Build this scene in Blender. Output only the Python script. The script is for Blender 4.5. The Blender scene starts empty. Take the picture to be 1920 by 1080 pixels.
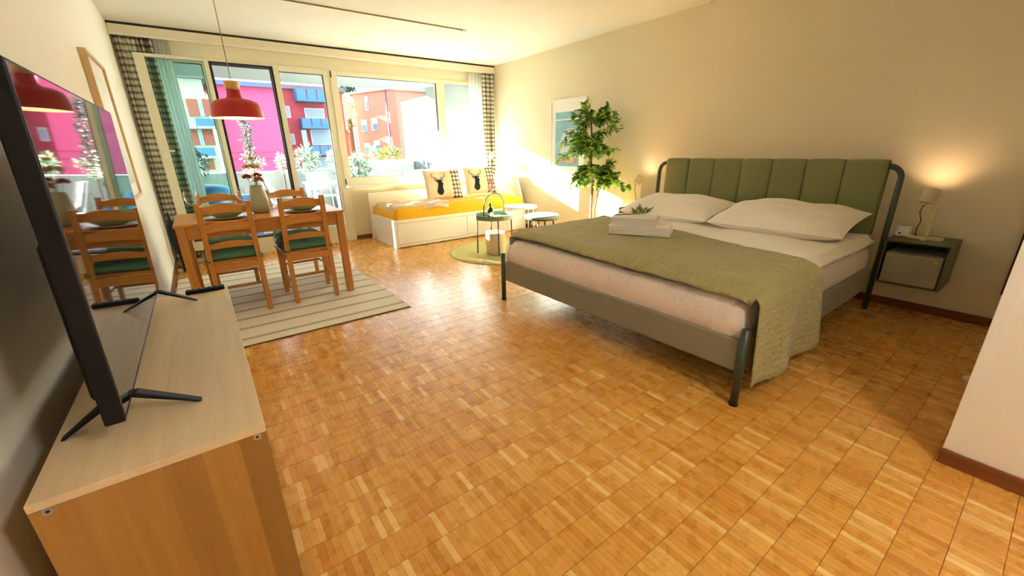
import bpy, bmesh, math, random
from mathutils import Vector, Matrix, noise
random.seed(7)
sc = bpy.context.scene
C = sc.collection
R = math.radians

# ------------------------------------------------------------------ camera
FPX = 767.033
CM = Matrix(((0.80169056, -0.59745572, -0.01840963),
             (-0.20598496, -0.24722463, -0.94681053),
             (0.56112606, 0.76284117, -0.32126454)))      # world -> (right, down, forward)
EYE = Vector((0.0, 0.0, 1.2))
cam = bpy.data.cameras.new('camera')
cam.sensor_fit = 'HORIZONTAL'; cam.sensor_width = 36.0
cam.lens = FPX / 1920 * 36.0
cam.clip_start = 0.02; cam.clip_end = 600
co = bpy.data.objects.new('camera', cam); C.objects.link(co)
rot = Matrix((CM[0], -CM[1], -CM[2])).transposed()
co.matrix_world = Matrix.Translation(EYE) @ rot.to_4x4()
sc.camera = co

# ------------------------------------------------------------------ world, sun, exposure
SKY_STRENGTH = 1.35
SUN_STRENGTH = 60.0
EXPOSURE = 2.2
w = bpy.data.worlds.new('world'); sc.world = w; w.use_nodes = True
bg = w.node_tree.nodes['Background']
bg.inputs[0].default_value = (0.80, 0.90, 1.0, 1); bg.inputs[1].default_value = SKY_STRENGTH
sun = bpy.data.lights.new('sun', 'SUN'); sun.energy = SUN_STRENGTH; sun.angle = R(0.6); sun.color = (1.0, 0.975, 0.94)
so = bpy.data.objects.new('sun', sun); C.objects.link(so)
so.rotation_euler = Vector((0.42, -1.0, -0.33)).to_track_quat('-Z', 'Y').to_euler()
so.location = (-6, 14, 8)
vs = sc.view_settings
vs.view_transform = 'Standard'; vs.look = 'None'; vs.exposure = EXPOSURE; vs.gamma = 1.0; vs.use_curve_mapping = False
cy = sc.cycles
cy.use_denoising = True
try: cy.denoiser = 'OPENIMAGEDENOISE'
except Exception: pass
cy.max_bounces = 10; cy.diffuse_bounces = 6; cy.glossy_bounces = 4; cy.transmission_bounces = 6; cy.transparent_max_bounces = 12
cy.sample_clamp_indirect = 6.0; cy.caustics_reflective = False; cy.caustics_refractive = False

# ------------------------------------------------------------------ pixel helpers (1920 x 1080)
def ray(u, v):
    return CM.transposed() @ Vector(((u - 960) / FPX, (v - 540) / FPX, 1.0))
def PY(u, v, y): d = ray(u, v); return EYE + d * (y / d.y)
def PX(u, v, x): d = ray(u, v); return EYE + d * (x / d.x)
def PZ(u, v, z=0.0): d = ray(u, v); return EYE + d * ((z - EYE.z) / d.z)

# ------------------------------------------------------------------ materials
MATS = {}
def srgb(r, g, b):
    f = lambda c: (c / 255 / 12.92) if c / 255 <= 0.04045 else ((c / 255 + 0.055) / 1.055) ** 2.4
    return (f(r), f(g), f(b))
def base_mat(name):
    m = bpy.data.materials.new(name); m.use_nodes = True
    nt = m.node_tree; MATS[name] = m
    return m, nt, nt.nodes['Principled BSDF']
def N(nt, kind, **kw):
    n = nt.nodes.new(kind)
    for k, v in kw.items(): setattr(n, k, v)
    return n
def mathn(nt, op, a, b=None):
    n = nt.nodes.new('ShaderNodeMath'); n.operation = op
    for i, q in enumerate((a, b)):
        if q is None: continue
        if isinstance(q, (int, float)): n.inputs[i].default_value = q
        else: nt.links.new(q, n.inputs[i])
    return n.outputs[0]
def mixc(nt, fac, a, b, blend='MIX'):
    n = nt.nodes.new('ShaderNodeMix'); n.data_type = 'RGBA'; n.blend_type = blend
    if isinstance(fac, (int, float)): n.inputs[0].default_value = fac
    else: nt.links.new(fac, n.inputs[0])
    for i, q in ((6, a), (7, b)):
        if isinstance(q, tuple): n.inputs[i].default_value = (*q[:3], 1)
        else: nt.links.new(q, n.inputs[i])
    return n.outputs[2]
def coords(nt, scale=(1, 1, 1), kind='Object'):
    t = N(nt, 'ShaderNodeTexCoord'); mp = N(nt, 'ShaderNodeMapping')
    mp.inputs['Scale'].default_value = scale
    nt.links.new(t.outputs[kind], mp.inputs[0])
    return mp.outputs[0]
def noise_tex(nt, vec, scale, detail=3.0, rough=0.5):
    n = N(nt, 'ShaderNodeTexNoise'); n.inputs['Scale'].default_value = scale
    n.inputs['Detail'].default_value = detail; n.inputs['Roughness'].default_value = rough
    nt.links.new(vec, n.inputs['Vector']); return n
def add_bump(nt, p, h, strength, dist=0.01):
    b = N(nt, 'ShaderNodeBump'); b.inputs['Strength'].default_value = strength; b.inputs['Distance'].default_value = dist
    nt.links.new(h, b.inputs['Height']); nt.links.new(b.outputs[0], p.inputs['Normal'])
def plain(name, col, rough=0.5, metal=0.0, spec=0.5, bump=None, var=0.0, vscale=6.0, sheen=0.0, coat=0.0, emit=None):
    """colour with slight noise variation and optional fine bump (scale, strength, distance)"""
    m, nt, p = base_mat(name)
    p.inputs['Roughness'].default_value = rough; p.inputs['Metallic'].default_value = metal
    p.inputs['Specular IOR Level'].default_value = spec
    if sheen: p.inputs['Sheen Weight'].default_value = sheen
    if coat: p.inputs['Coat Weight'].default_value = coat; p.inputs['Coat Roughness'].default_value = 0.08
    v = coords(nt)
    n = noise_tex(nt, v, vscale, 4.0)
    k = var
    c = mixc(nt, n.outputs[0], tuple(x * (1 - k) for x in col), tuple(min(1, x * (1 + k)) for x in col))
    nt.links.new(c, p.inputs['Base Color'])
    if bump:
        nb = noise_tex(nt, v, bump[0], 3.0); add_bump(nt, p, nb.outputs[0], bump[1], bump[2])
    if emit:
        p.inputs['Emission Color'].default_value = (*emit[0], 1); p.inputs['Emission Strength'].default_value = emit[1]
    return m
def wood(name, c1, c2, axis='z', rough=0.4, grain=1.0, coat=0.0, blocks=None):
    m, nt, p = base_mat(name)
    s = {'x': (1.2, 22, 22), 'y': (22, 1.2, 22), 'z': (22, 22, 1.2)}[axis]
    s = tuple(q * grain for q in s)
    v = coords(nt, s)
    n = noise_tex(nt, v, 2.2, 6.0, 0.6)
    n2 = noise_tex(nt, coords(nt, tuple(q * 3.5 for q in s)), 3.0, 3.0)
    r = N(nt, 'ShaderNodeValToRGB'); r.color_ramp.elements[0].position = 0.3; r.color_ramp.elements[1].position = 0.7
    nt.links.new(n.outputs[0], r.inputs[0])
    col = mixc(nt, r.outputs[0], c1, c2)
    col = mixc(nt, mathn(nt, 'MULTIPLY', n2.outputs[0], 0.22), col, tuple(q * 0.55 for q in c1))
    if blocks:                                     # veneer staves: (axis index, width, amount)
        sp = N(nt, 'ShaderNodeSeparateXYZ'); t = N(nt, 'ShaderNodeTexCoord'); nt.links.new(t.outputs['Object'], sp.inputs[0])
        f = mathn(nt, 'FLOOR', mathn(nt, 'DIVIDE', sp.outputs[blocks[0]], blocks[1]))
        wn = N(nt, 'ShaderNodeTexWhiteNoise', noise_dimensions='1D'); nt.links.new(f, wn.inputs['W'])
        col = mixc(nt, mathn(nt, 'MULTIPLY', wn.outputs[0], blocks[2]), col, tuple(q * 0.45 for q in c1))
    nt.links.new(col, p.inputs['Base Color'])
    p.inputs['Roughness'].default_value = rough
    if coat: p.inputs['Coat Weight'].default_value = coat
    add_bump(nt, p, n2.outputs[0], 0.12, 0.002)
    return m
def fabric(name, col, col2=None, scale=500, rough=0.9, strength=0.35, var=0.15, wrinkle=None):
    m, nt, p = base_mat(name)
    p.inputs['Roughness'].default_value = rough; p.inputs['Specular IOR Level'].default_value = 0.15
    p.inputs['Sheen Weight'].default_value = 0.15
    v = coords(nt)
    n = noise_tex(nt, v, 9.0, 4.0); wv = noise_tex(nt, coords(nt, (1, 1, 1)), scale, 2.0)
    col2 = col2 or tuple(q * 0.75 for q in col)
    c = mixc(nt, mathn(nt, 'MULTIPLY', n.outputs[0], var * 2), col, col2)
    c = mixc(nt, mathn(nt, 'MULTIPLY', wv.outputs[0], 0.35), c, col2)
    nt.links.new(c, p.inputs['Base Color'])
    h = wv.outputs[0]
    if wrinkle:
        wn = noise_tex(nt, coords(nt, wrinkle[0]), wrinkle[1], 3.0, 0.6)
        h = mathn(nt, 'ADD', mathn(nt, 'MULTIPLY', wv.outputs[0], 0.06), wn.outputs[0])
        add_bump(nt, p, h, wrinkle[2], wrinkle[3])
    else:
        add_bump(nt, p, h, strength, 0.002)
    return m
def glass(name, tint, ior=1.45, mirror=1.0):
    m = bpy.data.materials.new(name); m.use_nodes = True; nt = m.node_tree; nt.nodes.clear(); MATS[name] = m
    out = N(nt, 'ShaderNodeOutputMaterial'); tr = N(nt, 'ShaderNodeBsdfTransparent'); gl = N(nt, 'ShaderNodeBsdfGlossy')
    tr.inputs[0].default_value = (*tint, 1); gl.inputs['Roughness'].default_value = 0.0; gl.inputs[0].default_value = (1, 1, 1, 1)
    fr = N(nt, 'ShaderNodeLayerWeight'); fr.inputs[0].default_value = 0.5
    fac = mathn(nt, 'ADD', mathn(nt, 'MULTIPLY', mathn(nt, 'POWER', fr.outputs['Facing'], 4.0), 0.8 * mirror), 0.03 * mirror)
    mx = N(nt, 'ShaderNodeMixShader')
    nt.links.new(fac, mx.inputs[0]); nt.links.new(tr.outputs[0], mx.inputs[1]); nt.links.new(gl.outputs[0], mx.inputs[2])
    nt.links.new(mx.outputs[0], out.inputs[0])
    return m
def sheer(name, col, see=0.4):
    m = bpy.data.materials.new(name); m.use_nodes = True; nt = m.node_tree; nt.nodes.clear(); MATS[name] = m
    out = N(nt, 'ShaderNodeOutputMaterial'); tr = N(nt, 'ShaderNodeBsdfTransparent'); tl = N(nt, 'ShaderNodeBsdfTranslucent'); df = N(nt, 'ShaderNodeBsdfDiffuse')
    wv = noise_tex(nt, coords(nt, (60, 60, 4)), 6.0, 2.0)
    c = mixc(nt, wv.outputs[0], tuple(q * 0.9 for q in col), col)
    nt.links.new(c, tl.inputs[0]); nt.links.new(c, df.inputs[0])
    a = N(nt, 'ShaderNodeMixShader'); a.inputs[0].default_value = 0.3
    nt.links.new(tl.outputs[0], a.inputs[1]); nt.links.new(df.outputs[0], a.inputs[2])
    b = N(nt, 'ShaderNodeMixShader'); b.inputs[0].default_value = see
    nt.links.new(a.outputs[0], b.inputs[1]); nt.links.new(tr.outputs[0], b.inputs[2])
    nt.links.new(b.outputs[0], out.inputs[0])
    return m
def checked(name, cell, light, dark, translucent=0.0):
    """gingham woven check from the mesh's own UV (metres on the cloth)"""
    m, nt, p = base_mat(name)
    p.inputs['Roughness'].default_value = 0.9; p.inputs['Specular IOR Level'].default_value = 0.1
    t = N(nt, 'ShaderNodeTexCoord'); sp = N(nt, 'ShaderNodeSeparateXYZ'); nt.links.new(t.outputs['UV'], sp.inputs[0])
    def band(o):
        f = mathn(nt, 'FRACT', mathn(nt, 'DIVIDE', o, cell))
        return mathn(nt, 'LESS_THAN', f, 0.42)
    a, b = band(sp.outputs[0]), band(sp.outputs[1])
    k = mathn(nt, 'ADD', mathn(nt, 'MULTIPLY', a, 0.5), mathn(nt, 'MULTIPLY', b, 0.5))
    wv = noise_tex(nt, coords(nt, (1, 1, 1), 'UV'), 260, 2.0)
    r = N(nt, 'ShaderNodeValToRGB'); e = r.color_ramp.elements
    e[0].position = 0.0; e[0].color = (*light, 1); e[1].position = 1.0; e[1].color = (*dark, 1)
    mid = r.color_ramp.elements.new(0.5); mid.color = (*(l * 0.30 + d * 0.70 for l, d in zip(light, dark)), 1)
    r.color_ramp.interpolation = 'LINEAR'
    nt.links.new(k, r.inputs[0])
    c = mixc(nt, mathn(nt, 'MULTIPLY', wv.outputs[0], 0.2), r.outputs[0], light)
    nt.links.new(c, p.inputs['Base Color'])
    add_bump(nt, p, wv.outputs[0], 0.2, 0.001)
    return m

# ------------------------------------------------------------------ mesh builder
ORG = {}
class MB:
    def __init__(s): s.v = []; s.f = []; s.uv = {}
    def add(s, verts, faces):
        o = len(s.v); s.v += [tuple(q) for q in verts]; s.f += [tuple(i + o for i in f) for f in faces]; return s
    def box(s, x0, x1, y0, y1, z0, z1):
        return s.add([(x0, y0, z0), (x1, y0, z0), (x1, y1, z0), (x0, y1, z0), (x0, y0, z1), (x1, y0, z1), (x1, y1, z1), (x0, y1, z1)],
                     [(0, 3, 2, 1), (4, 5, 6, 7), (0, 1, 5, 4), (1, 2, 6, 5), (2, 3, 7, 6), (3, 0, 4, 7)])
    def hexa(s, b, t):          # bottom ring of 4, top ring of 4
        return s.add(list(b) + list(t), [(0, 3, 2, 1), (4, 5, 6, 7), (0, 1, 5, 4), (1, 2, 6, 5), (2, 3, 7, 6), (3, 0, 4, 7)])
    def bar(s, a, b, wx, wy=None):   # square bar between two points, widths on world x / y
        wy = wy or wx; a = Vector(a); b = Vector(b)
        q = [(-wx / 2, -wy / 2), (wx / 2, -wy / 2), (wx / 2, wy / 2), (-wx / 2, wy / 2)]
        return s.hexa([(a.x + i, a.y + j, a.z) for i, j in q], [(b.x + i, b.y + j, b.z) for i, j in q])
    def tube(s, path, r, n=10, cap=True):
        P = [Vector(p) for p in path]; rings = []
        up = Vector((0, 0, 1))
        prev = None
        for i, p in enumerate(P):
            d = (P[min(i + 1, len(P) - 1)] - P[max(i - 1, 0)]).normalized()
            if prev is None:
                a = d.cross(up)
                if a.length < 1e-3: a = d.cross(Vector((1, 0, 0)))
            else: a = prev - d * prev.dot(d)
            a.normalize(); b = d.cross(a); prev = a
            rr = r[i] if isinstance(r, (list, tuple)) else r
            rings.append([p + (a * math.cos(2 * math.pi * k / n) + b * math.sin(2 * math.pi * k / n)) * rr for k in range(n)])
        V = [q for g in rings for q in g]; F = []
        for i in range(len(P) - 1):
            for k in range(n):
                F.append((i * n + k, i * n + (k + 1) % n, (i + 1) * n + (k + 1) % n, (i + 1) * n + k))
        if cap: F.append(tuple(range(n))[::-1]); F.append(tuple((len(P) - 1) * n + k for k in range(n)))
        return s.add(V, F)
    def lathe(s, prof, cx, cy_, n=32, close=False):
        V = []; F = []; m = len(prof)
        for r, z in prof:
            for k in range(n):
                t = 2 * math.pi * k / n; V.append((cx + r * math.cos(t), cy_ + r * math.sin(t), z))
        for i in range(m - 1):
            for k in range(n):
                F.append((i * n + k, i * n + (k + 1) % n, (i + 1) * n + (k + 1) % n, (i + 1) * n + k))
        if prof[0][0] > 1e-6 and close: F.append(tuple(range(n))[::-1])
        if prof[-1][0] > 1e-6 and close: F.append(tuple((m - 1) * n + k for k in range(n)))
        return s.add(V, F)
    def grid(s, fn, nu, nv, uvfn=None, flip=False):
        o = len(s.v)
        for j in range(nv + 1):
            for i in range(nu + 1):
                u, v = i / nu, j / nv
                s.v.append(tuple(fn(u, v)))
                if uvfn: s.uv[len(s.v) - 1] = uvfn(u, v)
        for j in range(nv):
            for i in range(nu):
                a = o + j * (nu + 1) + i
                q = (a, a + 1, a + nu + 2, a + nu + 1)
                s.f.append(q[::-1] if flip else q)
        return s
    def mesh(s, name, mat, org=(0, 0, 0), smooth=False):
        me = bpy.data.meshes.new(name)
        me.from_pydata([(x - org[0], y - org[1], z - org[2]) for x, y, z in s.v], [], s.f)
        if s.uv:
            l = me.uv_layers.new(name='UVMap')
            for lp in me.loops: l.data[lp.index].uv = s.uv.get(lp.vertex_index, (0, 0))
        if mat: me.materials.append(mat if not isinstance(mat, str) else MATS[mat])
        if smooth: me.polygons.foreach_set('use_smooth', [True] * len(me.polygons))
        me.update()
        return me
    def build(s, name, mat, parent=None, base=None, smooth=False, bevel=0.0, solid=0.0, sub=0, seg=2):
        org = ORG[parent.name] if parent is not None else (base or (0, 0, 0))
        o = bpy.data.objects.new(name, s.mesh(name, mat, org, smooth))
        C.objects.link(o)
        if parent is not None: o.parent = parent
        else: o.location = org
        ORG[o.name] = org
        if solid:
            q = o.modifiers.new('solid', 'SOLIDIFY'); q.thickness = solid; q.offset = -1
        if bevel:
            q = o.modifiers.new('bevel', 'BEVEL'); q.width = bevel; q.segments = seg; q.limit_method = 'ANGLE'; q.angle_limit = R(40)
        if sub:
            q = o.modifiers.new('sub', 'SUBSURF'); q.levels = sub; q.render_levels = sub
        return o
def empty(name, base, rz=0.0):
    o = bpy.data.objects.new(name, None); o.empty_display_size = 0.1; C.objects.link(o)
    o.location = base; o.rotation_euler = (0, 0, rz); ORG[o.name] = tuple(base) if rz == 0 else (0, 0, 0)
    return o
def tag(o, label=None, cat=None, group=None, kind=None):
    if label: o['label'] = label
    if cat: o['category'] = cat
    if group: o['group'] = group
    if kind: o['kind'] = kind
    return o
def struct(o): o['kind'] = 'structure'; return o
def copy_tree(o, parent=None):
    c = o.copy(); C.objects.link(c); c.parent = parent
    ORG[c.name] = ORG[o.name]
    for ch in [q for q in bpy.data.objects if q.parent == o]: copy_tree(ch, c)
    return c
def bx(name, mat, parent, x0, x1, y0, y1, z0, z1, bevel=0.0, base=None):
    return MB().box(x0, x1, y0, y1, z0, z1).build(name, mat, parent, base, bevel=bevel)

# ------------------------------------------------------------------ room dimensions (metres)
XL, XR, YB, YW, ZC = -0.40, 4.10, -2.6, 6.05, 2.44
YO = 6.30                                   # outer face of the window wall

plain('ceiling_plaster', (0.86, 0.85, 0.80), 0.9, bump=(140, 0.5, 0.006), var=0.02)
plain('wall_cream', (0.80, 0.73, 0.55), 0.85, bump=(260, 0.15, 0.002), var=0.02, vscale=2)
plain('wall_white', (0.86, 0.83, 0.75), 0.8, bump=(260, 0.12, 0.002), var=0.015, vscale=2)
plain('frame_cream', (0.82, 0.78, 0.62), 0.4, var=0.02)
plain('white_paint', (0.86, 0.85, 0.80), 0.4, var=0.015)
plain('gasket_black', (0.012, 0.012, 0.014), 0.5, var=0.1)
wood('baseboard_wood', srgb(140, 80, 40), srgb(110, 58, 28), 'y', 0.4)
plain('joint_dark', srgb(120, 66, 24), 0.6, var=0.1)
glass('pane_clear', (0.93, 0.97, 0.97))
glass('pane_teal', (0.76, 0.94, 0.90))

# ------------------------------------------------------------------ floor: finger parquet
def parquet_material():
    m, nt, p = base_mat('parquet')
    g = N(nt, 'ShaderNodeNewGeometry'); oi = N(nt, 'ShaderNodeObjectInfo')
    rnd = mathn(nt, 'FRACT', mathn(nt, 'ADD', g.outputs['Random Per Island'], oi.outputs['Random']))
    r = N(nt, 'ShaderNodeValToRGB'); cr = r.color_ramp
    cols = [(0.0, srgb(201, 134, 46)), (0.2, srgb(212, 149, 58)), (0.6, srgb(219, 160, 68)), (0.88, srgb(225, 170, 80)), (1.0, srgb(243, 205, 130))]
    cr.elements[0].position = 0; cr.elements[0].color = (*cols[0][1], 1)
    cr.elements[1].position = 1; cr.elements[1].color = (*cols[-1][1], 1)
    for q, c in cols[1:-1]:
        e = cr.elements.new(q); e.color = (*c, 1)
    nt.links.new(rnd, r.inputs[0])
    pos = g.outputs['Position']
    mp = N(nt, 'ShaderNodeMapping'); mp.inputs['Scale'].default_value = (140, 9, 1); nt.links.new(pos, mp.inputs[0])
    off = N(nt, 'ShaderNodeCombineXYZ'); nt.links.new(mathn(nt, 'MULTIPLY', rnd, 50.0), off.inputs[1])
    ad = N(nt, 'ShaderNodeVectorMath'); ad.operation = 'ADD'; nt.links.new(mp.outputs[0], ad.inputs[0]); nt.links.new(off.outputs[0], ad.inputs[1])
    gn = noise_tex(nt, ad.outputs[0], 1.6, 5.0, 0.65)
    rr = N(nt, 'ShaderNodeValToRGB'); rr.color_ramp.elements[0].position = 0.45; rr.color_ramp.elements[1].position = 0.75
    nt.links.new(gn.outputs[0], rr.inputs[0])
    c = mixc(nt, mathn(nt, 'MULTIPLY', rr.outputs[0], 0.22), r.outputs[0], srgb(176, 104, 36))
    nt.links.new(c, p.inputs['Base Color'])
    p.inputs['Roughness'].default_value = 0.24
    wv = noise_tex(nt, pos, 18.0, 2.0)
    ro = mathn(nt, 'ADD', mathn(nt, 'MULTIPLY', wv.outputs[0], 0.12), 0.22); nt.links.new(ro, p.inputs['Roughness'])
    p.inputs['Specular IOR Level'].default_value = 0.6
    add_bump(nt, p, gn.outputs[0], 0.06, 0.001)
    return m
parquet_material()
floor = struct(bx('floor', 'joint_dark', None, XL - 0.1, XR + 0.1, YB - 0.1, YW + 0.25, -0.12, -0.0022, base=(0, 0, 0)))
def project(x, y, z):
    q = CM @ (Vector((x, y, z)) - EYE)
    return (q.x / q.z * FPX + 960, q.y / q.z * FPX + 540, q.z) if q.z > 0.05 else (-1e4, -1e4, -1)
FL, FW = 0.111, 0.0222
fingers = []
j = -26
while 0.848 + j * FL < YW:
    y0 = 0.848 + j * FL; y1 = min(y0 + FL - 0.0016, YW); x = XL - random.random() * FW
    while x < XR:
        fingers.append((max(x, XL), min(x + FW - 0.0004, XR), max(y0, YB), y1)); x += FW
    j += 1
fingers = [f for f in fingers if f[1] - f[0] > 0.004 and f[3] - f[2] > 0.01]
def finger_score(f):
    u, v, d = project((f[0] + f[1]) / 2, (f[2] + f[3]) / 2, 0)
    if not (0 < u < 1920 and 0 < v < 1076) or d <= 0: return 1e9
    if u < 575 and v > 560: return 1e9            # behind the bench
    if u > 1755 and v > 560 + (1920 - u) * 2.3: return 1e9
    return d
order = sorted(range(len(fingers)), key=lambda i: finger_score(fingers[i]))
near = set(i for i in order[:300] if fingers[i][1] - fingers[i][0] > FW - 0.001 and fingers[i][3] - fingers[i][2] > FL - 0.002)
rest = MB(); strip_me = None
def finger_geo(mb, x0, x1, y0, y1):
    h = 0.0004
    b = [(x0, y0, -0.0022), (x1, y0, -0.0022), (x1, y1, -0.0022), (x0, y1, -0.0022)]
    m = [(x, y, -h) for x, y, _ in b]
    t = [(x0 + h, y0 + h, 0), (x1 - h, y0 + h, 0), (x1 - h, y1 - h, 0), (x0 + h, y1 - h, 0)]
    F = [(8, 9, 10, 11)]
    for k in range(4):
        n = (k + 1) % 4
        F += [(k, n, 4 + n, 4 + k), (4 + k, 4 + n, 8 + n, 8 + k)]
    mb.add(b + m + t, F)
for i, f in enumerate(fingers):
    if i in near:
        if strip_me is None:
            t = MB(); finger_geo(t, 0, FW - 0.0004, 0, FL - 0.0016); strip_me = t.mesh('parquet_strip', 'parquet')
        o = bpy.data.objects.new('parquet_strip', strip_me); C.objects.link(o); o.parent = floor; o.location = (f[0], f[2], 0)
    else: finger_geo(rest, *f)
tag(rest.build('parquet_field', 'parquet', floor), kind='stuff')

# ------------------------------------------------------------------ walls, ceiling
struct(bx('ceiling', 'ceiling_plaster', None, XL - 0.2, XR + 0.2, YB - 0.1, YO, ZC, ZC + 0.2, base=(0, 0, ZC)))
struct(bx('wall_left', 'wall_white', None, XL - 0.2, XL, YB, YO, -0.1, ZC, base=(XL, 0, 0)))
struct(bx('wall_right', 'wall_cream', None, XR, XR + 0.2, YB, YO, -0.1, ZC, base=(XR, 0, 0)))
struct(bx('wall_back', 'wall_white', None, XL - 0.2, XR + 0.2, YB - 0.2, YB, -0.1, ZC, base=(0, YB, 0)))
PXW, PYW = 2.125, 0.06
struct(bx('wall_entry', 'wall_white', None, PXW, XR, YB, PYW, -0.002, ZC, base=(PXW, PYW, 0)))
struct(bx('trim_1', 'white_paint', None, PXW - 0.006, PXW, PYW - 0.035, PYW, 0.065, ZC, 0.002, base=(PXW, PYW, 0.06)))
struct(bx('baseboard_entry', 'baseboard_wood', None, PXW - 0.014, PXW, YB, PYW + 0.004, 0, 0.062, 0.003, base=(PXW, PYW, 0)))
struct(bx('baseboard_right', 'baseboard_wood', None, XR - 0.014, XR, PYW, YW, 0, 0.06, 0.003, base=(XR, 0, 0)))
struct(bx('baseboard_left', 'baseboard_wood', None, XL, XL + 0.014, YB, YW, 0, 0.06, 0.003, base=(XL, 0, 0)))
struct(bx('baseboard_window', 'baseboard_wood', None, 1.68, XR, YW - 0.014, YW, 0, 0.06, 0.003, base=(1.68, YW, 0)))
# window wall: lower wall under the right windows, lintel above
struct(bx('wall_window', 'wall_cream', None, 1.66, XR, YW, YO, -0.1, 0.74, base=(1.66, YW, 0)))
struct(bx('wall_lintel', 'frame_cream', None, XL, XR, YW - 0.03, YO, 2.195, ZC, base=(0, YW, 2.2)))
t = struct(bx('trim_2', 'frame_cream', None, XL, XR, YW - 0.13, YW - 0.03, 2.335, 2.418, 0.004, base=(0, YW, 2.34)))
struct(bx('trim_3', 'gasket_black', None, XL, XR, YW - 0.125, YW - 0.03, 2.418, 2.439, base=(0, YW, 2.42)))
struct(bx('trim_4', 'white_paint', None, XL, XR, YW - 0.135, YW - 0.125, 2.322, 2.345, 0.003, base=(0, YW, 2.33)))

# ------------------------------------------------------------------ windows and door in the window wall (sash faces at y = 6.0)
YS = 6.0
def frame_ring(mb, x0, x1, z0, z1, y0, y1, l, r, b, t):
    mb.box(x0, x0 + l, y0, y1, z0, z1); mb.box(x1 - r, x1, y0, y1, z0, z1)
    mb.box(x0 + l, x1 - r, y0, y1, z0, z0 + b); mb.box(x0 + l, x1 - r, y0, y1, z1 - t, z1)
def window(name, x0, x1, z0, z1, gx0, gx1, gz0, gz1, pane='pane_clear', below=None):
    e = struct(empty(name, (x0, YS, z0)))
    m = MB(); frame_ring(m, x0, x1, z0, z1, YS, YS + 0.09, gx0 - x0, x1 - gx1, gz0 - z0, z1 - gz1)
    m.build('window_frame', 'frame_cream', e, bevel=0.004)
    m = MB(); frame_ring(m, gx0 - 0.004, gx1 + 0.004, gz0 - 0.004, gz1 + 0.004, YS + 0.025, YS + 0.05, 0.010, 0.010, 0.010, 0.010)
    m.build('glazing_seal', 'gasket_black', e)
    bx('pane', pane, e, gx0, gx1, YS + 0.034, YS + 0.042, gz0, gz1)
    return e
window('window_1', XL, 0.335, 0.0, 2.195, -0.30, 0.29, 0.25, 2.14)
window('window_2', 0.995, 1.62, 0.0, 2.195, 1.035, 1.53, 0.25, 2.13)
w3 = window('window_3', 1.62, 3.165, 0.76, 2.195, 1.70, 3.105, 0.87, 2.14)
w4 = window('window_4', 3.165, XR, 0.76, 2.195, 3.235, 4.03, 0.87, 2.145)
struct(bx('wall_post', 'frame_cream', None, 1.56, 1.66, YS - 0.012, YO, 0.0, 0.74, 0.003, base=(1.6, YS, 0)))
m = MB().box(1.605, 1.635, YS - 0.012, YS + 0.002, 0.80, 2.195); m.build('cover_strip', 'frame_cream', w3, bevel=0.003)
for z in (2.14, 0.82): MB().tube([(1.62, YS - 0.018, z - 0.035), (1.62, YS - 0.018, z + 0.035)], 0.008, 8).build('hinge', 'gasket_black', w3)
hd = MB().box(3.185, 3.21, YS - 0.012, YS, 1.16, 1.26).build('handle_plate', 'white_paint', w4, bevel=0.003)
MB().tube([(3.197, YS - 0.01, 1.22), (3.197, YS - 0.045, 1.22), (3.202, YS - 0.05, 1.20), (3.212, YS - 0.05, 1.10)], 0.008, 8).build('handle', 'white_paint', w4)
struct(bx('trim_sill', 'white_paint', None, 1.655, XR, 5.86, YS + 0.01, 0.735, 0.762, 0.004, base=(1.66, YS, 0.75)))
# the open balcony door
d = struct(empty('door_1', (0.335, YS, 0)))
m = MB(); frame_ring(m, 0.335, 0.995, 0.0, 2.195, YS, YS + 0.09, 0.018, 0.018, 0.20, 0.02); m.build('door_frame', 'frame_cream', d, bevel=0.003)
m = MB(); frame_ring(m, 0.353, 0.977, 0.20, 2.175, YS + 0.004, YS + 0.085, 0.022, 0.022, 0.022, 0.022); m.build('door_seal', 'gasket_black', d)
m = MB(); frame_ring(m, 0.375, 0.955, 0.222, 2.153, YS + 0.05, YS + 0.085, 0.008, 0.008, 0.008, 0.008); m.build('inner_seal', 'gasket_black', d)
# door leaf folded back against the left window
LY0, LY1 = 5.845, 5.90
leaf = MB(); frame_ring(leaf, -0.262, 0.345, 0.16, 2.172, LY0, LY1, 0.085, 0.042, 0.10, 0.032)
lf = leaf.build('door_leaf', 'frame_cream', d, bevel=0.004)
bx('pane', 'pane_teal', lf, -0.18, 0.305, LY0 + 0.022, LY0 + 0.032, 0.25, 2.145)
m = MB(); frame_ring(m, -0.183, 0.308, 0.248, 2.147, LY0 + 0.012, LY0 + 0.04, 0.007, 0.007, 0.007, 0.007); m.build('glazing_seal', 'gasket_black', lf)
m = MB().box(-0.235, -0.205, LY0 - 0.012, LY0, 1.17, 1.29); m.tube([(-0.22, LY0 - 0.01, 1.25), (-0.22, LY0 - 0.05, 1.25), (-0.215, LY0 - 0.055, 1.25), (-0.13, LY0 - 0.055, 1.25)], 0.009, 8)
m.build('handle', 'white_paint', lf)

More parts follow.
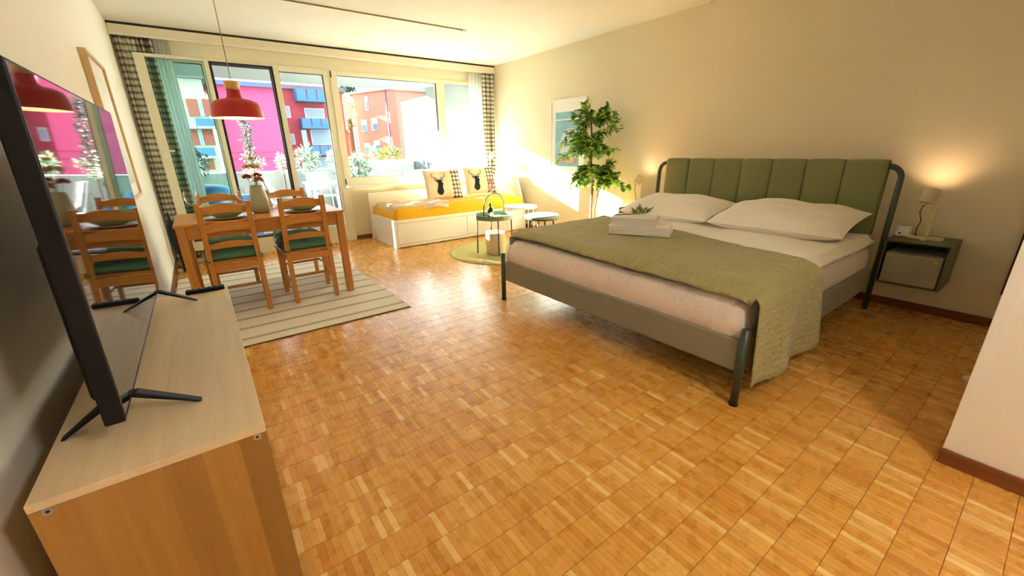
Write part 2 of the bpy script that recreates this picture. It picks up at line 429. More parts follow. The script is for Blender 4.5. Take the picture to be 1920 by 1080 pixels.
# ------------------------------------------------------------------ curtains
checked('check_cloth', 0.062, (0.84, 0.80, 0.66), (0.012, 0.012, 0.012))
sheer('sheer_cloth', (0.95, 0.97, 0.95), 0.40)
def curtain(name, mat, x0, x1, y, z0, z1, folds, depth, label, group=None, taper=0.0, wide=1.9, cat='curtain'):
    L = (x1 - x0) * wide; xc = (x0 + x1) / 2
    def fn(u, v):
        ph = u * folds * 2 * math.pi
        g = 1 - taper * math.sin(v * math.pi * 0.5)
        x = xc + ((u - 0.5) * (x1 - x0) + 0.008 * math.sin(ph * 2.0)) * g
        yy = y + depth * math.sin(ph) * (0.75 + 0.25 * math.sin(v * 3 + u * 9)) + 0.006 * math.sin(v * 7 + ph)
        return (x, yy, z1 + (z0 - z1) * v)
    m = MB().grid(fn, folds * 12, 24, lambda u, v: (u * L, v * (z1 - z0)))
    o = m.build(name, mat, None, (xc, y, z0), smooth=True, solid=0.002)
    return tag(o, label, cat, group)
curtain('checked_curtain', 'check_cloth', -0.385, -0.09, 5.955, 0.05, 2.325, 5, 0.026, 'black and cream checked curtain bunched behind the open door leaf')
curtain('checked_curtain', 'check_cloth', 3.86, 4.07, 5.93, 0.80, 2.325, 4, 0.028, 'black and cream checked curtain hanging beside the daybed')
curtain('sheer_curtain', 'sheer_cloth', -0.09, 0.045, 5.965, 0.05, 2.325, 4, 0.016, 'thin white sheer curtain seen through the open door leaf')
curtain('sheer_curtain', 'sheer_cloth', 3.62, 3.86, 5.945, 0.80, 2.325, 4, 0.018, 'thin white sheer curtain between window handle and daybed end')

# ------------------------------------------------------------------ ceiling cable and sensor
plain('cable_grey', srgb(150, 135, 110), 0.5)
a = PZ(505, 0, 2.428); b = PZ(866, 57.5, 2.428)
e = empty('ceiling_cable', (b.x, b.y, ZC)); tag(e, 'thin grey cable stretched flat along the white ceiling', 'cable')
MB().tube([(0.2, b.y, ZC - 0.006), (b.x, b.y, ZC - 0.006)], 0.006, 8).build('wire', 'cable_grey', e)
MB().box(b.x, b.x + 0.05, b.y - 0.014, b.y + 0.014, ZC - 0.02, ZC).build('end_cap', 'white_paint', e, bevel=0.004)
a = PX(1333, 4, XR - 0.02)
e = empty('ceiling_hook', (XR - 0.012, a.y, ZC)); tag(e, 'small white hook cap where cream wall meets ceiling', 'hook')
MB().lathe([(0.0001, ZC), (0.012, ZC), (0.012, ZC - 0.02), (0.0001, ZC - 0.024)], XR - 0.016, a.y, 12).build('cap', 'white_paint', e, smooth=True)
MB().tube([(XR - 0.016, a.y, ZC - 0.02), (XR - 0.016, a.y, ZC - 0.045), (XR - 0.03, a.y, ZC - 0.05)], 0.003, 8).build('hook_wire', 'white_paint', e)

# ------------------------------------------------------------------ TV bench and television
wood('bench_top_wood', srgb(242, 220, 182), srgb(230, 202, 158), 'y', 0.42, blocks=(0, 0.11, 0.18))
wood('bench_side_wood', srgb(194, 146, 76), srgb(176, 126, 58), 'z', 0.42, blocks=(0, 0.061, 0.75))
BX0, BX1, BY0, BY1, BZ = -0.338, 0.007, 0.893, 2.085, 0.663
e = empty('tv_bench', ((BX0 + BX1) / 2, (BY0 + BY1) / 2, 0)); tag(e, 'pale oak veneer bench with screw holes in its end panel, under the television', 'bench')
bx('top_panel', 'bench_top_wood', e, BX0, BX1, BY0, BY1, BZ - 0.016, BZ, 0.0015)
bx('end_panel', 'bench_side_wood', e, BX0, BX1, BY0 + 0.001, BY0 + 0.018, 0.0, BZ - 0.0165, 0.001)
bx('end_panel', 'bench_side_wood', e, BX0, BX1, BY1 - 0.018, BY1 - 0.001, 0.0, BZ - 0.0165, 0.001)
bx('back_panel', 'bench_side_wood', e, BX0 + 0.004, BX0 + 0.01, BY0 + 0.019, BY1 - 0.019, 0.02, BZ - 0.017)
bx('bottom_panel', 'bench_side_wood', e, BX0 + 0.011, BX1 - 0.02, BY0 + 0.019, BY1 - 0.019, 0.02, 0.036)
for k in (0, 1):
    y0 = BY0 + 0.02 + k * (BY1 - BY0 - 0.04) / 2
    dr = bx('bench_door', 'bench_top_wood', e, BX1 - 0.018, BX1 - 0.001, y0 + 0.002, y0 + (BY1 - BY0 - 0.04) / 2 - 0.002, 0.03, BZ - 0.019, 0.001)
plain('steel', (0.55, 0.55, 0.55), 0.35, 0.9)
plain('dark_hole', (0.02, 0.02, 0.02), 0.6)
for px, py in ((80, 955), (483, 813)):
    q = PY(px, py, BY0); q.z -= 0.007; q.x += 0.004 if px < 100 else -0.002
    s = MB().tube([(q.x, BY0 + 0.001, q.z), (q.x, BY0 - 0.0012, q.z)], 0.0075, 16).build('screw_cap', 'steel', e)
    MB().tube([(q.x, BY0 - 0.001, q.z), (q.x, BY0 - 0.0016, q.z)], 0.0032, 6).build('screw_socket', 'dark_hole', s)
plain('tv_plastic', (0.006, 0.006, 0.007), 0.6, spec=0.25, var=0.05)
m, nt, p = base_mat('tv_screen')
p.inputs['Base Color'].default_value = (0.006, 0.006, 0.008, 1); p.inputs['Roughness'].default_value = 0.03; p.inputs['IOR'].default_value = 2.6
p.inputs['Specular IOR Level'].default_value = 0.5
TY0, TY1, TZ0, TZ1 = 0.985, 2.03, 0.715, 1.345
e = empty('television', (-0.21, 1.5, BZ)); tag(e, 'large black flat television standing on the oak bench', 'television')
def tvx(z, off): return -0.206 + (z - TZ0) / (TZ1 - TZ0) * 0.014 + off
def tv_slab(name, mat, y0, y1, z0, z1, o0, o1, par, bev):
    return MB().hexa([(tvx(z0, o0), y0, z0), (tvx(z0, o1), y0, z0), (tvx(z0, o1), y1, z0), (tvx(z0, o0), y1, z0)],
                     [(tvx(z1, o0), y0, z1), (tvx(z1, o1), y0, z1), (tvx(z1, o1), y1, z1), (tvx(z1, o0), y1, z1)]).build(name, mat, par, bevel=bev)
hs = tv_slab('housing', 'tv_plastic', TY0, TY1, TZ0, TZ1, -0.032, -0.001, e, 0.003)
tv_slab('screen', 'tv_screen', TY0 + 0.006, TY1 - 0.006, TZ0 + 0.014, TZ1 - 0.006, -0.0005, 0.0006, e, 0)
tv_slab('back_cover', 'tv_plastic', TY0 + 0.10, TY1 - 0.10, TZ0 + 0.01, TZ0 + 0.34, -0.062, -0.033, e, 0.012)
for yy in (1.10, 1.955):
    g = MB()
    for xe in (-0.325, -0.100):
        a = Vector((-0.222 + (0.012 if xe > -0.2 else -0.012), yy, TZ0 + 0.008)); b = Vector((xe, yy - 0.006, BZ + 0.006))
        g.hexa([(b.x - 0.004, b.y - 0.011, BZ + 0.0005), (b.x + 0.004, b.y - 0.011, BZ + 0.0005), (b.x + 0.004, b.y + 0.011, BZ + 0.0005), (b.x - 0.004, b.y + 0.011, BZ + 0.0005)],
               [(a.x - 0.012, a.y - 0.014, a.z), (a.x + 0.012, a.y - 0.014, a.z), (a.x + 0.012, a.y + 0.014, a.z), (a.x - 0.012, a.y + 0.014, a.z)])
    g.build('foot', 'tv_plastic', e, bevel=0.002)
e = empty('remote_control', (-0.07, 2.055, BZ)); tag(e, 'slim black remote control lying on the far end of the bench', 'remote')
bx('remote_body', 'tv_plastic', e, -0.135, -0.003, 2.04, 2.075, BZ + 0.0005, BZ + 0.016, 0.004)
for k in range(6): bx('button', 'cable_grey', e, -0.122 + k * 0.018, -0.114 + k * 0.018, 2.053, 2.062, BZ + 0.0162, BZ + 0.018)

# ------------------------------------------------------------------ picture on the left wall
wood('frame_oak', srgb(228, 196, 146), srgb(212, 176, 124), 'z', 0.5)
def print_left():
    m, nt, p = base_mat('print_left')
    sp = N(nt, 'ShaderNodeSeparateXYZ'); nt.links.new(coords(nt), sp.inputs[0])
    n = noise_tex(nt, coords(nt, (1, 3, 5)), 3.0, 4.0)
    k = mathn(nt, 'ADD', mathn(nt, 'MULTIPLY', sp.outputs[2], 1.1), mathn(nt, 'MULTIPLY', n.outputs[0], 0.6))
    r = N(nt, 'ShaderNodeValToRGB'); cr = r.color_ramp
    cr.elements[0].position = 0.1; cr.elements[0].color = (*srgb(178, 178, 150), 1)
    cr.elements[1].position = 1.1 if False else 1.0; cr.elements[1].color = (*srgb(236, 232, 214), 1)
    q = cr.elements.new(0.5); q.color = (*srgb(196, 204, 190), 1)
    nt.links.new(k, r.inputs[0]); nt.links.new(r.outputs[0], p.inputs['Base Color']); p.inputs['Roughness'].default_value = 0.5
print_left()
plain('mat_board', (0.86, 0.85, 0.82), 0.7)
e = empty('framed_picture', (XL, 3.95, 0.92)); tag(e, 'tall pale landscape print in a light oak frame above the dining table', 'picture')
py0, py1, pz0, pz1 = 3.61, 4.29, 0.92, 1.80
m = MB(); xx0, xx1 = XL + 0.001, XL + 0.036
for a in ((py0, py0 + 0.02, pz0, pz1), (py1 - 0.02, py1, pz0, pz1), (py0 + 0.02, py1 - 0.02, pz0, pz0 + 0.02), (py0 + 0.02, py1 - 0.02, pz1 - 0.02, pz1)): m.box(xx0, xx1, *a)
m.build('picture_frame', 'frame_oak', e, bevel=0.001)
bx('mat_board', 'mat_board', e, xx0, xx0 + 0.02, py0 + 0.02, py1 - 0.02, pz0 + 0.02, pz1 - 0.02)
bx('art_print', 'print_left', e, xx0 + 0.0203, xx0 + 0.021, py0 + 0.09, py1 - 0.09, pz0 + 0.10, pz1 - 0.10)

# ------------------------------------------------------------------ striped rug
def rug_material():
    m, nt, p = base_mat('striped_rug')
    sp = N(nt, 'ShaderNodeSeparateXYZ'); nt.links.new(coords(nt), sp.inputs[0])
    f = mathn(nt, 'FRACT', mathn(nt, 'DIVIDE', sp.outputs[1], 0.212))
    def bandf(lo, hi): return mathn(nt, 'MULTIPLY', mathn(nt, 'GREATER_THAN', f, lo), mathn(nt, 'LESS_THAN', f, hi))
    k = mathn(nt, 'ADD', bandf(0.495, 0.545), bandf(0.595, 0.645))
    wv = noise_tex(nt, coords(nt, (1, 1, 1)), 220, 2.0); n2 = noise_tex(nt, coords(nt, (2, 30, 1)), 4.0, 3.0)
    c = mixc(nt, k, srgb(236, 228, 212), srgb(56, 50, 52))
    c = mixc(nt, mathn(nt, 'MULTIPLY', wv.outputs[0], 0.25), c, srgb(206, 194, 174)); c = mixc(nt, mathn(nt, 'MULTIPLY', n2.outputs[0], 0.14), c, srgb(160, 146, 126))
    nt.links.new(c, p.inputs['Base Color']); p.inputs['Roughness'].default_value = 0.95; p.inputs['Specular IOR Level'].default_value = 0.1
    add_bump(nt, p, wv.outputs[0], 0.4, 0.002)
rug_material()
fabric('rug_edge', srgb(90, 60, 50))
e = empty('striped_rug', (0.40, 3.0, 0)); tag(e, 'flatwoven cream rug with dark double stripes under the dining table', 'rug')
bx('rug_field', 'striped_rug', e, -0.37, 1.175, 3.002, 5.24, 0.0008, 0.008, 0.002)
bx('rug_hem', 'rug_edge', e, -0.37, 1.175, 2.992, 3.002, 0.0008, 0.0075, 0.002)
bx('rug_hem', 'rug_edge', e, -0.37, 1.175, 5.24, 5.25, 0.0008, 0.0075, 0.002)

# ------------------------------------------------------------------ dining table and chairs
wood('pine_x', srgb(210, 148, 72), srgb(188, 122, 52), 'x', 0.35, 0.8)
wood('pine_z', srgb(206, 144, 68), srgb(184, 118, 50), 'z', 0.35, 0.8)
wood('pine_y', srgb(206, 144, 68), srgb(184, 118, 50), 'y', 0.35, 0.8)
RZ = 0.0082
TX0, TX1, DY0, DY1, TZ = -0.21, 0.945, 3.69, 4.43, 0.735
e = empty('dining_table', ((TX0 + TX1) / 2, (DY0 + DY1) / 2, RZ)); tag(e, 'antique-stained pine dining table standing on the striped rug', 'table')
bx('table_top', 'pine_x', e, TX0, TX1, DY0, DY1, TZ - 0.02, TZ, 0.003)
for x in (TX0 + 0.035, TX1 - 0.035):
    for y in (DY0 + 0.035, DY1 - 0.035):
        MB().bar((x, y, RZ), (x, y, TZ - 0.0205), 0.055).build('leg', 'pine_z', e, bevel=0.003)
for y in (DY0 + 0.02, DY1 - 0.04): bx('apron', 'pine_x', e, TX0 + 0.064, TX1 - 0.064, y, y + 0.02, TZ - 0.115, TZ - 0.0205, 0.002)
for x in (TX0 + 0.02, TX1 - 0.04): bx('apron', 'pine_y', e, x, x + 0.02, DY0 + 0.064, DY1 - 0.064, TZ - 0.115, TZ - 0.0205, 0.002)

def slat(z0, z1, bow, xw, y):
    """ladder-back slat: top edge bowed upwards in the middle"""
    n = 10; m = MB(); V = []; F = []
    for i in range(n + 1):
        t = i / n; x = -xw + 2 * xw * t; k = 1 - (2 * t - 1) ** 2
        ww = math.exp(-((2 * t - 1) / 0.62) ** 4)
        zt = z1 + bow * ww; zb = z0 + bow * 0.35 * ww; yo = y - 0.012 * k
        V += [(x, yo, zb), (x, yo + 0.018, zb), (x, yo + 0.018, zt), (x, yo, zt)]
    for i in range(n):
        a = i * 4
        for k in range(4): F.append((a + k, a + (k + 1) % 4, a + 4 + (k + 1) % 4, a + 4 + k))
    F += [(3, 2, 1, 0), (n * 4, n * 4 + 1, n * 4 + 2, n * 4 + 3)]
    return m.add(V, F)
def make_chair():
    r = empty('dining_chair', (0, 0, 0))
    for s in (-1, 1):
        m = MB(); wx, wy = 0.034, 0.036
        pts = [(s * 0.158, 0.0, 0.0), (s * 0.158, 0.012, 0.42), (s * 0.155, 0.006, 0.52), (s * 0.152, -0.032, 0.87)]
        V = []; F = []
        for (x, y, z) in pts: V += [(x - wx / 2, y - wy / 2, z), (x + wx / 2, y - wy / 2, z), (x + wx / 2, y + wy / 2, z), (x - wx / 2, y + wy / 2, z)]
        for i in range(3):
            for k in range(4): F.append((i * 4 + k, i * 4 + (k + 1) % 4, i * 4 + 4 + (k + 1) % 4, i * 4 + 4 + k))
        F += [(3, 2, 1, 0), (12, 13, 14, 15)]
        m.add(V, F).build('leg', 'pine_z', r, bevel=0.003)
        MB().bar((s * 0.178, 0.385, 0), (s * 0.178, 0.385, 0.415), 0.034).build('leg', 'pine_z', r, bevel=0.003)
        m = MB(); m.hexa([(s * 0.158 - 0.009, 0.02, 0.36), (s * 0.158 + 0.009, 0.02, 0.36), (s * 0.178 + 0.009, 0.37, 0.36), (s * 0.178 - 0.009, 0.37, 0.36)],
                         [(s * 0.158 - 0.009, 0.02, 0.415), (s * 0.158 + 0.009, 0.02, 0.415), (s * 0.178 + 0.009, 0.37, 0.415), (s * 0.178 - 0.009, 0.37, 0.415)]).build('seat_rail', 'pine_y', r)
        m = MB(); m.hexa([(s * 0.158 - 0.007, 0.012, 0.17), (s * 0.158 + 0.007, 0.012, 0.17), (s * 0.178 + 0.007, 0.372, 0.17), (s * 0.178 - 0.007, 0.372, 0.17)],
                         [(s * 0.158 - 0.007, 0.012, 0.195), (s * 0.158 + 0.007, 0.012, 0.195), (s * 0.178 + 0.007, 0.372, 0.195), (s * 0.178 - 0.007, 0.372, 0.195)]).build('stretcher', 'pine_y', r)
    MB().hexa([(-0.19, 0.025, 0.415), (0.19, 0.025, 0.415), (0.205, 0.415, 0.415), (-0.205, 0.415, 0.415)],
              [(-0.19, 0.025, 0.435), (0.19, 0.025, 0.435), (0.205, 0.415, 0.435), (-0.205, 0.415, 0.435)]).build('seat', 'pine_y', r, bevel=0.004)
    bx('seat_rail', 'pine_x', r, -0.141, 0.141, -0.006, 0.012, 0.36, 0.414)
    bx('seat_rail', 'pine_x', r, -0.161, 0.161, 0.372, 0.39, 0.36, 0.414)
    bx('stretcher', 'pine_x', r, -0.167, 0.167, 0.18, 0.194, 0.172, 0.193)
    slat(0.788, 0.842, 0.020, 0.137, -0.030).build('back_slat', 'pine_x', r, bevel=0.003)
    slat(0.655, 0.712, 0.020, 0.139, -0.014).build('back_slat', 'pine_x', r, bevel=0.003)
    slat(0.532, 0.572, 0.014, 0.140, -0.002).build('back_slat', 'pine_x', r, bevel=0.003)
    return r
chair = make_chair()
fabric('cushion_top_lit', srgb(104, 164, 136), srgb(78, 134, 104), 500, wrinkle=((3, 14, 3), 2.2, 0.6, 0.02))  # pad top: bright teal reflection of the window put into the base colour
fabric('cushion_side', srgb(98, 138, 74), srgb(76, 114, 56), 500)
def make_cushion():
    """square tufted seat pad with rows of ripples on top"""
    r = empty('seat_cushion', (0, 0, 0))
    hx, hy, H = 0.185, 0.185, 0.046
    def prof(u, v):
        e = min(1 - abs(u), 1 - abs(v)); return min(1.0, e / 0.10) ** 0.5 if e > 0 else 0
    def top(a, b):
        u, v = 2 * a - 1, 2 * b - 1
        k = prof(u, v)
        rip = 0.007 * math.sin(v * 11 + 0.9 * math.sin(u * 7)) * k
        return (hx * u * (1 + 0.05 * v), 0.225 + hy * v, 0.436 + 0.020 + 0.026 * k + rip)
    def bot(a, b):
        u, v = 2 * a - 1, 2 * b - 1
        return (hx * u * (1 + 0.05 * v), 0.225 + hy * v, 0.436 + 0.020 * (1 - prof(u, v)))
    m = MB().grid(top, 28, 28).grid(bot, 28, 28, flip=True)
    n = 29; o = n * n; ring = [i for i in range(n)] + [n * j + n - 1 for j in range(1, n)] + [n * (n - 1) + i for i in range(n - 2, -1, -1)] + [n * j for j in range(n - 2, 0, -1)]
    m.build('pad', 'cushion_top_lit', r, smooth=True)
    s = MB(); L = len(ring); V = [m.v[i] for i in ring] + [m.v[i + o] for i in ring]
    s.add(V, [(i, L + i, L + (i + 1) % L, (i + 1) % L) for i in range(L)]).build('border', 'cushion_side', r, smooth=True)
    for sx in (-1, 1):
        MB().tube([(sx * 0.172, 0.05, 0.456), (sx * 0.182, 0.01, 0.452), (sx * 0.178, -0.026, 0.446), (sx * 0.150, -0.026, 0.446)], 0.007, 6).build('tie', 'cushion_side', r, smooth=True)
    return r
pad = make_cushion()
CH = [(0.622, 3.672, 0, 'pine ladder-back chair beside the table corner with its back to the oak bench and the bed side', 'right'),
      (0.105, 3.672, 0, '', 'left'), (0.655, 4.565, math.pi, '', ''), (0.115, 4.585, math.pi, '', '')]
CL = ['pine ladder-back chair with its back to the room, at the table end toward the bed',
      'pine ladder-back chair with its back to the room, at the table end beside the wall',
      'pine ladder-back chair with its back to the balcony, at the table end toward the daybed',
      'pine ladder-back chair with its back to the balcony, in front of the door leaf']
PL = ['green tufted seat cushion on the room-side chair toward the bed', 'green tufted seat cushion on the room-side chair next to the wall',
      'green tufted seat cushion on the balcony-side chair toward the daybed', 'green tufted seat cushion on the balcony-side chair by the door leaf']
for i, (x, y, a, _, _) in enumerate(CH):
    c = chair if i == 0 else copy_tree(chair)
    c.location = (x, y, RZ); c.rotation_euler.z = a; tag(c, CL[i], 'chair', 'chairs around the dining table')
    q = pad if i == 0 else copy_tree(pad)
    q.location = (x, y, RZ); q.rotation_euler.z = a; tag(q, PL[i], 'cushion', 'chair cushions')

# ------------------------------------------------------------------ table settings
plain('glaze_olive', srgb(150, 148, 88), 0.25, var=0.12, vscale=20)
plain('porcelain', (0.82, 0.83, 0.84), 0.2)
glass('wine_glass', (0.95, 0.97, 0.97), 1.5, 1.25)
glassware = MATS['wine_glass']
plain('cutlery_steel', (0.6, 0.58, 0.56), 0.22, 1.0)
def plate(cx, cy0, z, label):
    o = MB().lathe([(0.0001, z + 0.004), (0.09, z + 0.004), (0.12, z + 0.010), (0.152, z + 0.017), (0.153, z + 0.0195), (0.12, z + 0.013), (0.085, z + 0.008), (0.0001, z + 0.008)][::-1], cx, cy0, 36)
    o.lathe([(0.08, z + 0.0005), (0.08, z + 0.005)], cx, cy0, 36)
    return tag(o.build('dinner_plate', 'porcelain', None, (cx, cy0, z), smooth=True), label, 'plate', 'white dinner plates')
def bowl(cx, cy0, z, label):
    o = MB().lathe([(0.0001, z + 0.014), (0.065, z + 0.015), (0.106, z + 0.032), (0.128, z + 0.056), (0.132, z + 0.056), (0.112, z + 0.028), (0.072, z + 0.005), (0.06, z + 0.0005), (0.0001, z + 0.0005)][::-1], cx, cy0, 36)
    return tag(o.build('soup_bowl', 'glaze_olive', None, (cx, cy0, z), smooth=True), label, 'bowl', 'olive soup bowls')
PLC = [(0.665, 3.87, 'room-side chair toward the bed'), (0.125, 3.87, 'room-side chair next to the wall'), (0.66, 4.25, 'balcony-side chair toward the daybed'), (0.09, 4.25, 'balcony-side chair by the door leaf')]
for x, y, wds in PLC:
    plate(x, y, TZ + 0.0005, 'white dinner plate laid before the ' + wds)
    bowl(x, y, TZ + 0.0092, 'olive glazed soup bowl laid before the ' + wds)
def wineglass(cx, cy0, z, label):
    p_ = [(0.0001, 0.002), (0.034, 0.001), (0.035, 0.003), (0.006, 0.008), (0.0042, 0.02), (0.0042, 0.085), (0.012, 0.094), (0.034, 0.115), (0.043, 0.145), (0.042, 0.175), (0.036, 0.205),
          (0.0348, 0.205), (0.0405, 0.175), (0.0415, 0.146), (0.0325, 0.117), (0.0001, 0.098)]
    o = MB().lathe([(r, z + q) for r, q in p_], cx, cy0, 28)
    return tag(o.build('wine_glass', glassware, None, (cx, cy0, z), smooth=True), label, 'wine glass', 'wine glasses on the dining table')
GLS = [(-0.075, 4.10, 'clear wine glass at the table end beside the wall'), (0.27, 4.19, 'clear wine glass between vase and the door-leaf chair'),
       (0.47, 4.13, 'clear wine glass close beside the green vase'), (0.85, 3.95, 'clear wine glass at the table end toward the bed')]
for x, y, l in GLS[:3]: wineglass(x, y, TZ + 0.0005, l)
def cutlery(kind, cx, cy0, z, label):
    m = MB()
    m.hexa([(cx - 0.006, cy0 - 0.10, z), (cx + 0.006, cy0 - 0.10, z), (cx + 0.003, cy0 + 0.02, z), (cx - 0.003, cy0 + 0.02, z)], [(cx - 0.006, cy0 - 0.10, z + 0.003), (cx + 0.006, cy0 - 0.10, z + 0.003), (cx + 0.003, cy0 + 0.02, z + 0.004), (cx - 0.003, cy0 + 0.02, z + 0.004)])
    if kind == 'knife':
        m.hexa([(cx - 0.003, cy0 + 0.02, z), (cx + 0.008, cy0 + 0.02, z), (cx + 0.004, cy0 + 0.115, z), (cx - 0.003, cy0 + 0.115, z)], [(cx - 0.003, cy0 + 0.02, z + 0.0025), (cx + 0.008, cy0 + 0.02, z + 0.0015), (cx + 0.004, cy0 + 0.115, z + 0.0015), (cx - 0.003, cy0 + 0.115, z + 0.0025)])
    else:
        m.box(cx - 0.011, cx + 0.011, cy0 + 0.02, cy0 + 0.055, z + 0.001, z + 0.004)
        for k in range(4): m.box(cx - 0.011 + k * 0.0065, cx - 0.0085 + k * 0.0065, cy0 + 0.055, cy0 + 0.10, z + 0.001, z + 0.003)
    return tag(m.build(kind, 'cutlery_steel', None, (cx, cy0, z)), label, kind)
for x, y, wds in PLC[:2]:
    cutlery('knife', x + 0.175, y, TZ + 0.0005, 'steel table knife beside the plate of the ' + wds)
    cutlery('fork', x - 0.175, y, TZ + 0.0005, 'steel fork beside the plate of the ' + wds)
# vase and dried flowers
plain('vase_sage', srgb(160, 160, 124), 0.45, var=0.08, vscale=12)
VX, VY = 0.372, 4.03
prof = [(0.0001, 0.001), (0.055, 0.001), (0.066, 0.012), (0.073, 0.05), (0.070, 0.10), (0.058, 0.16), (0.047, 0.205), (0.044, 0.222), (0.038, 0.222), (0.040, 0.20), (0.055, 0.14), (0.062, 0.06), (0.0001, 0.02)]
v = tag(MB().lathe([(r, TZ + 0.0005 + q) for r, q in prof], VX, VY, 40).build('flower_vase', 'vase_sage', None, (VX, VY, TZ), smooth=True), 'sage green ceramic vase in the middle of the dining table', 'vase')
plain('petal_red', srgb(196, 62, 32), 0.7, var=0.4, vscale=60); plain('petal_orange', srgb(232, 140, 70), 0.7, var=0.4, vscale=60); plain('petal_yellow', srgb(236, 206, 120), 0.7, var=0.3, vscale=60)
plain('petal_white', srgb(236, 228, 214), 0.7, var=0.1, vscale=60); plain('dry_stem', srgb(150, 130, 80), 0.8, var=0.2)
plain('leaf_dark', srgb(40, 84, 66), 0.6, var=0.3, vscale=30)
def flower(tip, mat, rad, label, n=70, flat=0.6):
    tip = Vector(tip); base = Vector((VX, VY, TZ + 0.06))
    e = empty('dried_flower', tuple(base)); tag(e, label, 'flower', 'dried flowers in the vase')
    mid = (base + tip) / 2 + Vector((0, 0, 0.03))
    MB().tube([base, Vector((VX + (tip.x - VX) * 0.25, VY + (tip.y - VY) * 0.25, TZ + 0.20)), mid + (tip - mid) * 0.4, tip], 0.0022, 6).build('stem', 'dry_stem', e)
    m = MB(); rnd = random.Random(hash(label) % 1000 if False else int(tip.x * 9999) + 31)
    for k in range(n):
        t = rnd.random() * 6.283; ph = rnd.uniform(-0.5, 1.3); d = Vector((math.cos(t) * math.cos(ph), math.sin(t) * math.cos(ph), math.sin(ph) * flat))
        a = d.cross(Vector((0, 0, 1))); a.normalize(); p0 = tip + d * rad * 0.2; p1 = tip + d * rad * rnd.uniform(0.7, 1.0); q = (p0 + p1) / 2 + Vector((0, 0, 0.006))
        m.add([p0, q + a * rad * 0.22, p1, q - a * rad * 0.22], [(0, 1, 2, 3)])
    m.build('flower_head', mat, e)
fl = [((0.318, 4.00), 1.025, 437, 'petal_red', 0.052, 'flat rust-red dried flower head leaning out of the vase'),
      ((0.392, 4.01), 1.035, 0, 'petal_red', 0.045, 'rust-red dried bloom low in the vase bouquet'),
      ((0.400, 4.03), 0.995, 0, 'petal_orange', 0.062, 'orange dried bloom at the rim of the vase'),
      ((0.392, 4.05), 1.10, 0, 'petal_yellow', 0.046, 'pale yellow dried bloom in the vase bouquet'),
      ((0.372, 4.04), 1.165, 0, 'petal_yellow', 0.036, 'small yellow dried bloom topping the vase bouquet'),
      ((0.355, 4.07), 1.10, 0, 'petal_white', 0.065, 'fluffy off-white dried bloom behind the yellow ones in the vase')]
for (x, y), z, _, mt, rd, lb in fl: flower((x, y, z), mt, rd, lb)

# ------------------------------------------------------------------ pendant lamp
m, nt, p = base_mat('lamp_red')
p.inputs['Base Color'].default_value = (*srgb(172, 4, 14), 1); p.inputs['Roughness'].default_value = 0.35
plain('lamp_inside', (0.95, 0.85, 0.72), 0.6)
wood('collar_wood', srgb(226, 180, 110), srgb(206, 156, 88), 'x', 0.5)
plain('bulb', (1, 0.9, 0.75), 0.4, emit=((1.0, 0.72, 0.42), 9.0))
LX, LY = 0.352, 4.0
e = empty('pendant_lamp', (LX, LY, 1.465)); tag(e, 'red metal pendant lamp with wooden neck hanging over the dining table', 'lamp')
MB().lathe([(0.176, 1.465), (0.175, 1.47), (0.170, 1.515), (0.163, 1.550), (0.148, 1.575), (0.115, 1.592), (0.075, 1.600), (0.054, 1.608), (0.047, 1.625), (0.044, 1.664)], LX, LY, 48).build('shade', 'lamp_red', e, smooth=True)
MB().lathe([(0.174, 1.4655), (0.167, 1.515), (0.159, 1.549), (0.144, 1.572), (0.113, 1.588), (0.06, 1.597), (0.0001, 1.60)][::-1], LX, LY, 48).build('shade_lining', 'lamp_inside', e, smooth=True)
MB().lathe([(0.0001, 1.6645), (0.050, 1.6645), (0.049, 1.72), (0.046, 1.725), (0.0001, 1.725)], LX, LY, 32).build('wooden_neck', 'collar_wood', e, smooth=True)
MB().tube([(LX, LY, 1.724), (LX, LY, ZC - 0.03)], 0.003, 8).build('cord', 'cable_grey', e)
MB().lathe([(0.0001, ZC - 0.035), (0.04, ZC - 0.03), (0.045, ZC - 0.001)], LX, LY, 24).build('ceiling_rose', 'white_paint', e, smooth=True)
MB().lathe([(0.0001, 1.49), (0.02, 1.494), (0.030, 1.515), (0.026, 1.54), (0.014, 1.565), (0.013, 1.599)], LX, LY, 20).build('light_bulb', 'bulb', e, smooth=True)

# ------------------------------------------------------------------ cushions and pillows
def pillow_shape(w, h, t, p=0.5, pinch=0.06, n=26, wob=0.004, seed=0):
    """soft pillow in the local x-z plane, faces +-y; returns (builder, front surface function)"""
    def surf(u, v, s):
        k = max(0.0, (1 - abs(u) ** 3) * (1 - abs(v) ** 3)) ** p
        x = w / 2 * u * (1 - pinch * (1 - v * v) * abs(u)); z = h / 2 * v * (1 - pinch * (1 - u * u) * abs(v))
        wb = wob * noise.noise(Vector((u * 2.5 + seed, v * 2.5, s * 3.0))) * 2 * k
        return Vector((x, s * (t / 2 * k + wb), z))
    m = MB()
    m.grid(lambda a, b: surf(2 * a - 1, 2 * b - 1, -1), n, n, lambda a, b: (a * w, b * h))
    m.grid(lambda a, b: surf(2 * a - 1, 2 * b - 1, 1), n, n, lambda a, b: (a * w, b * h), flip=True)
    return m, surf
def place(m, M):
    m.v = [tuple(M @ Vector(q)) for q in m.v]; return m

